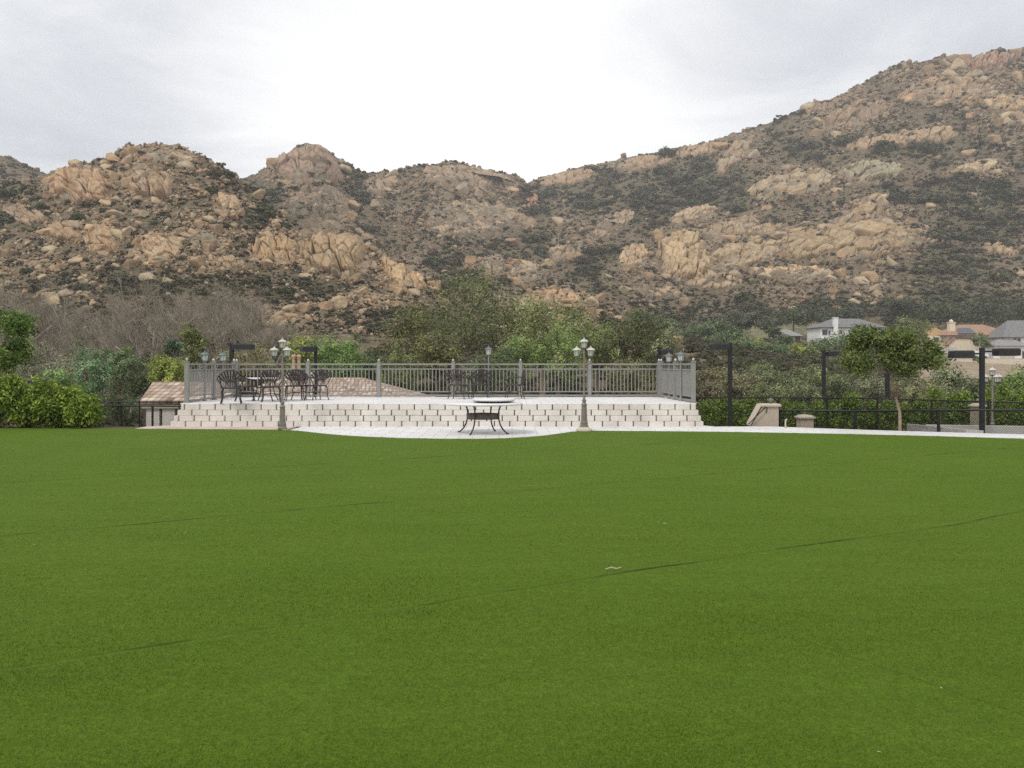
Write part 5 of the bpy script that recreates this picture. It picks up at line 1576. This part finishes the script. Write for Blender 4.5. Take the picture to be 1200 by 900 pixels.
# ------------------------------------------------------------------ fences
def mesh_fence(name, label, pts, tops, zb, npost, mid=None, mesh=True, post_r=.03, lean_posts=None, rail_r=.022, sp=.055, wr=.0028):
    """posts, rails and woven wire between points on the ground"""
    T_ = thing(name, label, "fence", (pts[0][0], pts[0][1], zb))
    o = Vector((pts[0][0], pts[0][1], zb))
    d = []
    for i in range(len(pts)):
        d.append(0 if i == 0 else d[-1] + math.hypot(pts[i][0] - pts[i - 1][0], pts[i][1] - pts[i - 1][1]))
    xs = [p[0] for p in pts]; ys = [p[1] for p in pts]
    def P(s, f):
        t_ = np.interp(s, d, tops)
        return Vector((np.interp(s, d, xs), np.interp(s, d, ys), zb + (t_ - zb) * f)) - o
    tot = d[-1]
    sps = lean_posts or [tot * i / npost for i in range(npost + 1)]
    for s in sps:
        mb = MB(); mb.tube([P(s, 0), P(s, 1.015)], post_r, 8); mb.build("post", M['black'], T_)
    for nm, f in [("top_rail", 1.0)] + ([("middle_rail", mid)] if mid else []) + [("bottom_rail", .06)]:
        mb = MB(); mb.tube([P(s, f) for s in d], rail_r, 6); mb.build(nm, M['black'], T_)
    if mesh:
        V, Fc = [], []
        hgt = float(np.mean(tops)) - zb
        ns = int((tot + hgt) / sp)
        for dr in (1, -1):
            for i in range(-int(hgt / sp) - 1, int(tot / sp) + 1) if dr == 1 else range(0, ns + 1):
                s0 = i * sp; s1 = s0 + dr * hgt
                f0, f1 = 0.0, 1.0
                a, b = s0, s1
                if dr == 1:
                    if a < 0: f0 = -a / hgt; a = 0
                    if b > tot: f1 = 1 - (b - tot) / hgt; b = tot
                else:
                    if a > tot: f0 = (a - tot) / hgt; a = tot
                    if b < 0: f1 = 1 + b / hgt; b = 0
                if f1 - f0 < .02: continue
                p, q = P(a, f0), P(b, f1)
                t_ = (q - p).normalized(); nrm = Vector((0, -1, 0)); sd = t_.cross(nrm).normalized() * wr
                nn = nrm * wr
                b0 = len(V)
                V += [p + sd + nn * dr, p - sd, p - nn + nn * dr, q + sd + nn * dr, q - sd, q - nn + nn * dr]
                Fc += [(b0, b0 + 1, b0 + 4, b0 + 3), (b0 + 1, b0 + 2, b0 + 5, b0 + 4), (b0 + 2, b0, b0 + 3, b0 + 5)]
        link_mesh("wire_mesh", np_mesh("wire_mesh", [v[:] for v in V], Fc), M['wire'], T_)
    return T_
def fx(x, Y): return ((x - 600) / F * Y, Y)
mesh_fence("mesh_fence", "tall black mesh fence in front of the pointed shrubs on the right", [fx(800, 28.2), fx(1000, 28), fx(1200, 26), fx(1300, 25.2)], [.575, .575, .50, .46], -.8, 8, sp=.05, wr=.0022)
mesh_fence("low_fence", "lower black railing fence along the back of the walk on the right", [fx(914, 23.4), fx(1017, 22.2), fx(1118, 21.25), fx(1199, 20.65), fx(1320, 19.8)], [.41, .45, .53, .56, .58], -.72, 4, lean_posts=None, sp=.06, wr=.0022, post_r=.038, rail_r=.026)
mesh_fence("mesh_fence", "black mesh fence between the left hedge and the shed", [fx(104, 24.2), fx(152, 24.2), fx(215, 24.0)], [.50, .50, .49], -.75, 3, sp=.05, wr=.002)
mesh_fence("mesh_fence", "thin black fence rail standing just behind the shed's side of the left mesh fence", [fx(117, 25.6), fx(210, 25.4)], [.55, .54], -.8, 2, mesh=False, rail_r=.014, post_r=.02)

# ------------------------------------------------------------------ walls and pillars on the right
def finial_ball(parent, c, r_):
    mb = MB()
    mb.lathe([(r_ * .5, 0), (r_ * .55, r_ * .2), (r_ * .35, r_ * .45), (r_ * .75, r_ * .7), (r_, r_ * 1.3), (r_ * .85, r_ * 1.95), (r_ * .45, r_ * 2.3), (r_ * .12, r_ * 2.55)], 14, c)
    mb.build("finial", M['lampgrey'], parent)
Y = 23.3
x0, x1, x2 = (880.5 - 600) / F * Y, (893.5 - 600) / F * Y, (912.5 - 600) / F * Y
T_ = thing("stair_wall", "cream stucco stair wall with sloping end, flat cap and ball finial", "stair wall", (x1, Y, -.9))
mb = MB()
mb.prism([(x0 - x1 - .28, 0), (x0 - x1, .90), (0, 1.42), (x2 - x1, 1.42), (x2 - x1, 0)], 'y', -.0, .34); mb.build("wall", M['stucco'], T_)
mb = MB(); mb.bevbox(((x2 - x1) / 2 + .01, .17, 1.455), (x2 - x1 + .10, .44, .07), .02); mb.build("cap", M['cap'], T_)
mb = MB(); mb.prism([(x0 - x1 - .035, .90), (x0 - x1 - .03, .955), (-.045, 1.487), (-.044, 1.43)], 'y', -.03, .37); mb.build("sloping_cap", M['cap'], T_)
finial_ball(T_, ((x2 - x1) * .62, .17, 1.49), .062)
mb = MB(); mb.tube([(x0 - x1 - .1, -.09, .95), (.07, -.09, 1.42), (.10, -.09, 1.37), (.10, -.02, 1.27)], .014, 6); mb.build("handrail", M['black'], T_)
def pillar(label, cx, ytop, wpx, Y, zb, lantern_top=True):
    x = (cx - 600) / F * Y; h_ = EYE - (ytop - HZ) / F * Y - zb; w_ = wpx / F * Y
    T_ = thing("pillar", label, "pillar", (x, Y, zb))
    mb = MB(); mb.box((0, 0, h_ / 2), (w_, w_, h_)); mb.box((0, 0, .06), (w_ + .06, w_ + .06, .12)); mb.build("shaft", M['stucco'], T_)
    mb = MB()
    mb.bevbox((0, 0, h_ + .028), (w_ + .10, w_ + .10, .05), .01)
    mb.lathe([(w_ * .72, h_ + .054), (w_ * .60, h_ + .09), (w_ * .2, h_ + .11)], 4, (0, 0, 0), False); mb.build("cap", M['cap'], T_)
    if lantern_top: finial_ball(T_, (0, 0, h_ + .105), .062)
    return T_
pillar("squat cream pedestal with ball finial behind the walk, right of the stair wall", 943.3, 490, 15, 24.9, -.8)
pillar("cream gate pillar with round finial behind the double-headed dark pole", 1146, 476.5, 12, 27, -.76)
p = gp(920.5, 502.3)
T_ = thing("standpipe", "short pale pipe stub with bent top at the back edge of the walk", "pipe", (p.x, p.y, .012))
mb = MB(); mb.tube([(0, 0, 0), (0, 0, .19), (.01, 0, .215), (.04, 0, .225)], .02, 8); mb.build("pipe", M['cap'], T_)
mb = MB(); mb.lathe([(.035, 0), (.035, .02)], 10); mb.build("flange", M['cap'], T_)
p = gp(1063.5, 506.5)
T_ = thing("ramp_wall", "low pale pebbled ramp wall sloping down behind the walk", "wall", (0, 0, 0))
q0, q1 = Vector(((1063 - 600) / F * 21.9, 21.9, 0)), Vector(((1152 - 600) / F * 20.95, 20.95, 0))
mb = MB()
t_ = (q1 - q0).normalized(); nn = Vector((-t_.y, t_.x, 0)) * .2
z0, z1 = EYE - (497 - HZ) / F * 21.9, .03
mb.faces([(q0.x, q0.y, -.9), (q1.x, q1.y, -.9), (q1.x, q1.y, z1), (q0.x, q0.y, z0), (q0.x + nn.x, q0.y + nn.y, -.9), (q1.x + nn.x, q1.y + nn.y, -.9), (q1.x + nn.x, q1.y + nn.y, z1), (q0.x + nn.x, q0.y + nn.y, z0)], [(0, 1, 2, 3), (4, 7, 6, 5), (3, 2, 6, 7), (0, 3, 7, 4), (1, 5, 6, 2)])
km = plain("pebbled_plaster", (.55, .51, .47), .9, .1, .35, 28, bump=.6, bscale=60)
mb.build("wall", km, T_)
q0, q1 = at(1085, 0, 24.4), at(1330, 0, 22.4)
T_ = thing("planter_wall", "long low pale wall with brown soil in front, behind the double-headed pole", "wall", (0, 0, 0))
mb = MB()
for a, b, z in ((q0, q1, (EYE - (498 - HZ) / F * 24.4)),):
    t_ = (b - a); t_.z = 0; t_.normalize(); nn = Vector((-t_.y, t_.x, 0)) * .22
    mb.faces([(a.x, a.y, -.9), (b.x, b.y, -.9), (b.x, b.y, z + .06), (a.x, a.y, z), (a.x + nn.x, a.y + nn.y, -.9), (b.x + nn.x, b.y + nn.y, -.9), (b.x + nn.x, b.y + nn.y, z + .06), (a.x + nn.x, a.y + nn.y, z)], [(0, 1, 2, 3), (4, 7, 6, 5), (3, 2, 6, 7), (0, 3, 7, 4), (1, 5, 6, 2)])
mb.build("wall", M['sitewall'], T_)

# ------------------------------------------------------------------ roofs and houses
def roof_mesh(name, polys, m, parent, thick=.12):
    """roof planes with tile coordinates (u along the eave, v up the slope) and a fascia thickness"""
    V, Fs, uv = [], [], []
    for poly in polys:
        pts = [Vector(p) for p in poly]
        e = (pts[1] - pts[0]).normalized()
        nrm = e.cross(pts[2] - pts[1]).normalized()
        if nrm.z < 0: nrm = -nrm
        up = nrm.cross(e)
        if up.z < 0: up = -up
        b = len(V)
        n_ = len(pts)
        V += pts + [p - Vector((0, 0, thick)) for p in pts]
        c2 = [((p - pts[0]).dot(e), (p - pts[0]).dot(up)) for p in pts]
        Fs.append([b + i for i in range(n_)]); uv.append(c2)
        Fs.append([b + n_ + i for i in range(n_ - 1, -1, -1)]); uv.append(c2[::-1])
        for i in range(n_):
            j = (i + 1) % n_
            Fs.append([b + i, b + n_ + i, b + n_ + j, b + j]); uv.append([c2[i], c2[i], c2[j], c2[j]])
    me = bpy.data.meshes.new(name)
    me.from_pydata([v[:] for v in V], [], Fs)
    l_ = me.uv_layers.new(name="UVMap")
    flat = [c for f in uv for q in f for c in q]
    l_.data.foreach_set("uv", flat)
    me.update()
    return link_mesh(name, me, m, parent)
def hip(w, d, h, z, ins=None, ox=0, oy=0):
    """hip roof planes over a w x d box centred at ox, oy, eave height z, ridge height z + h, ridge along x"""
    i_ = d / 2 if ins is None else ins
    a, b, c, e = (-w / 2 + ox, -d / 2 + oy, z), (w / 2 + ox, -d / 2 + oy, z), (w / 2 + ox, d / 2 + oy, z), (-w / 2 + ox, d / 2 + oy, z)
    r0, r1 = (-w / 2 + i_ + ox, oy, z + h), (w / 2 - i_ + ox, oy, z + h)
    return [[a, b, r1, r0], [b, c, r1], [c, e, r0, r1], [e, a, r0]]
def window(parent, c, w_, h_, rz=0.0, m=None):
    mb = MB(); mb.box(c, (w_ + .24, .10, h_ + .24), rz); f_ = mb.build("window", m or M['housewhite'], parent)
    mb = MB(); mb.box((c[0] + .07 * math.sin(rz), c[1] - .07 * math.cos(rz), c[2]), (w_, .06, h_), rz); mb.build("pane", M['glassdark'], f_)
# shed left of the terrace
Y = 31
T_ = thing("shed", "low white shed with a mottled clay tile roof, left of the terrace", "shed", at(232, 0, Y) * 1 - Vector((0, 0, at(232, 0, Y).z + 2.6)))
xs0 = at(161.5, 0, 28.8).x + .25 - T_.location.x; xr0 = at(179, 0, Y).x - T_.location.x; ez = EYE - (470 - HZ) / F * (Y - 2.2) + 2.6
rzv = EYE - (447.5 - HZ) / F * Y + 2.6
mb = MB(); mb.box((xs0 + 1.2, 0, (ez - .05) / 2), (2.6, 3.8, ez - .05)); mb.build("wall", M['shedwall'], T_)
polys = [[(xs0 - .25, -2.05, ez), (xs0 + 2.7, -2.05, ez), (xs0 + 2.7, 0, rzv), (xr0, 0, rzv)], [(xs0 - .25, 2.2, ez), (xs0 - .25, -2.05, ez), (xr0, 0, rzv)], [(xs0 + 2.7, 2.2, ez), (xs0 - .25, 2.2, ez), (xr0, 0, rzv), (xs0 + 2.7, 0, rzv)]]
roof_mesh("roof", polys, M['tile'], T_, .10)
for i in range(4):
    mb = MB(); mb.box((xs0 - .09 + i * .52 + .25, -1.925, ez - .85), (.42, .04, 1.5)); mb.build("panel", M['shedwall'], T_)
for i in range(5):
    mb = MB(); mb.box((xs0 - .09 + (i + 1) * .52, -1.94, ez - .8), (.04, .05, 1.6)); mb.build("batten", M['wood'], T_)
mb = MB(); mb.box((xs0 + 1.22, -1.99, ez - .20), (2.85, .06, .12)); mb.build("fascia", M['stucco'], T_)
# house with broad roof behind the terrace
Y = 41
T_ = thing("tiled_house", "house behind the terrace, its mottled clay roof showing through the railing", "house", ((405 - 600) / F * Y, Y, -5.2))
ox = T_.location.x
def hx(x): return (x - 600) / F * Y - ox
ez = EYE - (468 - HZ) / F * 38 + 5.2 - .35
r1 = EYE - (436.5 - HZ) / F * Y + 5.2; r2 = EYE - (442.5 - HZ) / F * Y + 5.2
xa, xb = hx(268), hx(520)
def hp(x0, x1, y0, y1, za, q0, q1, zr):
    yc = (y0 + y1) / 2
    return [[(x0, y0, za), (x1, y0, za), (q1, yc, zr), (q0, yc, zr)], [(x1, y0, za), (x1, y1, za), (q1, yc, zr)], [(x1, y1, za), (x0, y1, za), (q0, yc, zr), (q1, yc, zr)], [(x0, y1, za), (x0, y0, za), (q0, yc, zr)]]
polys = hp(xa, xb, -4.2, 4.2, ez, hx(330), hx(425), r2) + hp(hx(303), hx(400), -2.0, 2.4, ez + (r2 - ez) * .50, hx(338), hx(364), r1)
rf = roof_mesh("roof", polys, M['tile'], T_, .12)
for x in (345.2, 351.3):
    mb = MB()
    zt = EYE - (420.5 - HZ) / F * Y + 5.2
    mb.lathe([(.10, 0), (.11, .06), (.085, .10), (.075, zt - r1 + .1), (.10, zt - r1 + .13), (.11, zt - r1 + .2), (.06, zt - r1 + .25)], 12, (hx(x), -.15, r1 - .05))
    mb.build("chimney_pot", M['terracotta'], rf)
mb = MB(); mb.box(((xa + xb) / 2, -.2, ez / 2 - .1), (xb - xa - .8, 6.8, ez - .25)); mb.build("wall", M['housecream'], T_)
for x in (hx(330), hx(420), hx(470)): window(T_, (x, -3.63, 1.9), 1.1, 1.0)

# far houses at the foot of the right mountain
def base_at(cx, y, Y): return Vector(((cx - 600) / F * Y, Y, EYE - (y - HZ) / F * Y))
b_ = base_at(991, 401, 246)
T_ = thing("white_house", "long white two-storey house with grey hip roof and chimney at the mountain foot", "house", b_, R(4))
mb = MB(); mb.box((0, 0, 1.4), (19, 9, 5.4)); mb.box((6.5, -5.6, .5), (6, 3.2, 3.2)); mb.build("wall", M['housewhite'], T_)
roof_mesh("roof", hip(20.2, 10.4, 2.7, 4.1, 6.2), M['greytile'], T_, .15)
roof_mesh("porch_roof", hip(7, 5, 1.5, 2.2, 2.4, 6.5, -5.4), M['palegreytile'], T_, .15)
mb = MB(); mb.box((-5.3, -4.85, 2.6), (1.25, .9, 8.0)); mb.box((-5.3, -4.85, 6.7), (1.5, 1.1, .25)); mb.build("chimney", M['housewhite'], T_)
for x, z, w_, h_ in ((-8.2, 2.7, 1.5, 1.5), (-8.2, .3, 1.6, 1.2), (-6.9, 2.6, .6, 1.2), (-3.6, 2.7, .9, 1.1), (-.9, 2.7, .9, 1.1), (1.8, 2.7, .9, 1.1), (8.4, 2.7, 1.4, 1.2), (-2.4, .2, 1.1, 1.1), (6.5, -.0, 0.01, 0.01)):
    if w_ > .1: window(T_, (x, -4.53, z), w_, h_)
b_ = base_at(921, 403, 246)
T_ = thing("small_house", "small hut with a grey pyramid roof and white garage doors by the meadow", "house", b_, R(-6))
mb = MB(); mb.box((0, 0, .8), (6.6, 5.5, 3.4)); mb.build("wall", M['wood'], T_)
roof_mesh("roof", hip(8.4, 7.2, 1.9, 2.2, 3.4), M['palegreytile'], T_, .12)
for x in (-2.1, 1.3):
    mb = MB(); mb.box((x, -2.78, .9), (1.1, .1, 1.9)); mb.build("garage_door", M['housewhite'], T_)
b_ = base_at(1140, 411, 236)
T_ = thing("salmon_house", "cream house with salmon clay hip roof, solar panels and a front gable", "house", b_, 0)
mb = MB(); mb.box((0, 2, 2.0), (17, 10, 4.8)); mb.box((-9, 3, 1.5), (7, 8, 5)); mb.build("wall", M['housecream'], T_)
gp_ = [(-9.3, -4.5), (-1.7, -4.5)]
mb = MB(); mb.prism([(-9.2, -1), (-1.8, -1), (-1.8, 1.6), (-3.6, 3.2), (-7.4, 3.2), (-9.2, 1.6)], 'y', -5.0, -2.9); mb.build("gable", M['housecream'], T_)
rf = roof_mesh("roof", hip(20.5, 12.5, 3.1, 4.2, 7.0, .6, 2), M['salmon'], T_, .15)
roof_mesh("gable_roof", [[(-9.7, -5.4, 1.55), (-7.5, -5.4, 3.5), (-7.5, -2.6, 3.5), (-9.7, -2.6, 1.55)], [(-7.5, -5.4, 3.5), (-3.5, -5.4, 3.5), (-3.5, -2.6, 3.5), (-7.5, -2.6, 3.5)], [(-3.5, -5.4, 3.5), (-1.3, -5.4, 1.55), (-1.3, -2.6, 1.55), (-3.5, -2.6, 3.5)]], M['salmon'], T_, .18)
roof_mesh("wing_roof", hip(8.6, 9.5, 2.7, 3.9, 3.2, -9.2, 4.6), M['ochretile'], T_, .15)
V_ = [(-6.2, -4.02, 4.35), (-1.1, -4.02, 4.35), (-1.5, -1.0, 6.0), (-4.8, -1.0, 6.0)]
mb = MB()
nrm = (Vector(V_[1]) - Vector(V_[0])).cross(Vector(V_[2]) - Vector(V_[1])).normalized()
mb.faces([Vector(v) + nrm * .18 for v in V_] + [Vector(v) + nrm * .3 for v in V_], [(3, 2, 1, 0), (4, 5, 6, 7), (0, 1, 5, 4), (1, 2, 6, 5), (2, 3, 7, 6), (3, 0, 4, 7)])
mb.build("solar_panel", M['solar'], rf)
mb = MB(); mb.box((-6.6, -1.2, 5.4), (1.5, 1.5, 4.6)); mb.box((-6.6, -1.2, 7.75), (1.8, 1.8, .2)); mb.lathe([(.6, 7.85), (.5, 8.3), (.1, 8.6)], 8, (-6.6, -1.2, 0)); mb.build("chimney", M['housecream'], T_)
window(T_, (-10.6, -1.03, 3.0), 1.3, 1.4); window(T_, (0.6, -3.03, 3.0), 1.2, 1.2); window(T_, (4.6, -3.03, 3.0), 1.2, 1.2)
b_ = base_at(1186, 420, 226)
T_ = thing("grey_roofed_house", "white house with steep grey roof and garage, cut by the photo's right edge", "house", b_, 0)
mb = MB(); mb.box((4, 3, 2.4), (13, 8, 6.4)); mb.box((-2.6, -1.4, 1.1), (8.6, 4.6, 4.2)); mb.build("wall", M['housewhite'], T_)
roof_mesh("roof", hip(15, 10, 4.6, 5.6, 4.0, 4, 3), M['greytile'], T_, .15)
roof_mesh("garage_roof", hip(9.6, 6.2, 1.7, 3.25, 2.6, -2.6, -1.6), M['palegreytile'], T_, .15)
for x in (-.2, .9): window(T_, (x + .3, -1.03 - .0, 4.8), .8, 1.1)
window(T_, (5.2, -1.03, 4.6), 1.4, 1.3)
mb = MB(); mb.box((-3.4, -3.78, .9), (3.8, .12, 2.3)); mb.build("garage_door", M['cap'], T_)
mb = MB(); mb.box((1.0, -3.80, .8), (1.1, .12, 2.0)); mb.build("door", M['wood'], T_)
mb = MB()
for x in (3.2, 6.4): mb.box((x, -4.6, 1.0), (.5, .5, 3.4))
mb.box((4.9, -3.4, 2.75), (4.4, 3.0, .25)); mb.build("porch", M['housewhite'], T_)
# site walls below the houses
def wallseg(name, label, x0, x1, y0, y1, Y, m, th=.4):
    a, b = at(x0, y1, Y), at(x1, y1, Y)
    T_ = thing(name, label, "wall", (a.x, Y, a.z - 2))
    h_ = (y1 - y0) / F * Y + 2
    mb = MB(); mb.box(((b.x - a.x) / 2, 0, h_ / 2), (b.x - a.x, th, h_)); mb.build("wall", m, T_)
    mb = MB(); mb.bevbox(((b.x - a.x) / 2, 0, h_ + .04), (b.x - a.x + .1, th + .1, .08), .02); mb.build("coping", M['cap'], T_)
wallseg("garden_wall", "grey block wall in front of the salmon-tiled house", 1092, 1121, 407.5, 415, 221, M['sitewall'])
wallseg("retaining_wall", "pale low wall edging the terraced lawn under the salmon-tiled house", 1083, 1117, 424.5, 426.5, 200, M['tanwall'])
wallseg("retaining_wall", "long pale tan wall edging the drive below the grey-roofed house", 1121, 1230, 420.4, 426, 200, M['tanwall'])
T_ = thing("bank_stair", "pale concrete stair going up the bank beside the terraced lawn", "stair", at(1119, 426, 199))
mb = MB()
for i in range(9):
    mb.box((i * .38, i * .38, i * .17 + .1), (.9, .5, .2))
mb.build("steps", M['cap'], T_)
for sy in (-.7, .7):
    mb = MB(); mb.faces([(-.6 + sy, -.3, 0), (-.4 + sy, -.3, 0), (3.3 + sy, 3.4, 1.7), (3.1 + sy, 3.4, 1.7), (-.6 + sy, -.3, .35), (-.4 + sy, -.3, .35), (3.3 + sy, 3.4, 2.05), (3.1 + sy, 3.4, 2.05)], [(0, 3, 2, 1), (4, 5, 6, 7), (0, 1, 5, 4), (1, 2, 6, 5), (2, 3, 7, 6), (3, 0, 4, 7)]); mb.build("side_wall", M['cap'], T_)
vs_ = [at(1098, 424.3, 201), at(1119, 424.3, 201), at(1123, 416.5, 214), at(1096, 416.5, 214)]
mb = MB(); mb.faces([v[:] for v in vs_], [(0, 1, 2, 3)])
tag(mb.build("terraced_lawn", plain("dry_lawn", (.11, .13, .05), .9, .1, .25, .4)), kind="structure")
dz0 = at(1138, 420.6, 200.3).z
mb = MB(); mb.faces([((1112 - 600) / F * 200.3, 200.3, dz0), ((1235 - 600) / F * 200.3, 200.3, dz0), ((1235 - 600) / F * 227, 227, dz0 + .3), ((1112 - 600) / F * 227, 227, dz0 + .3)], [(0, 1, 2, 3)])
tag(mb.build("driveway", plain("pale_drive", (.42, .37, .30), .9, .1, .15, .3)), kind="structure")
T_ = thing("parked_van", "white van parked on the drive beside the grey-roofed house", "van", ((1147.5 - 600) / F * 214, 214, dz0 + .17), R(8))
mb = MB(); mb.prism([(-1.9, .35), (-1.9, 1.75), (-1.6, 1.95), (.7, 1.95), (1.3, 1.25), (1.95, 1.05), (2.0, .35)], 'y', -.85, .85); mb.build("body", M['whitepaint'], T_)
mb = MB(); mb.prism([(.72, 1.80), (1.22, 1.27), (.3, 1.27), (.3, 1.80)], 'y', -.862, .862); mb.build("side_window", M['glassdark'], T_)
for x in (-1.2, 1.25):
    for y in (-.8, .8):
        mb = MB(); mb.tube([(x, y - .1, .33), (x, y + .1, .33)], .33, 14); wl = mb.build("wheel", M['tyre'], T_)
        mb = MB(); mb.tube([(x, y - .115, .33), (x, y + .115, .33)], .17, 10); mb.build("rim", M['lampgrey'], wl)

# ------------------------------------------------------------------ air
xs_h = 1100
mb = MB(); mb.box((0, 340, 110), (2 * xs_h, 1000, 250))
hz = mb.build("haze", None)
k = bpy.data.materials.new("air"); k.use_nodes = True
tn = k.node_tree
tn.nodes.remove(tn.nodes["Principled BSDF"])
vn = tn.nodes.new("ShaderNodeVolumePrincipled")
vn.inputs["Color"].default_value = (.90, .91, .93, 1); vn.inputs["Density"].default_value = .00029
tn.links.new(vn.outputs[0], tn.nodes["Material Output"].inputs["Volume"])
hz.data.materials.append(k)
tag(hz, kind="stuff")
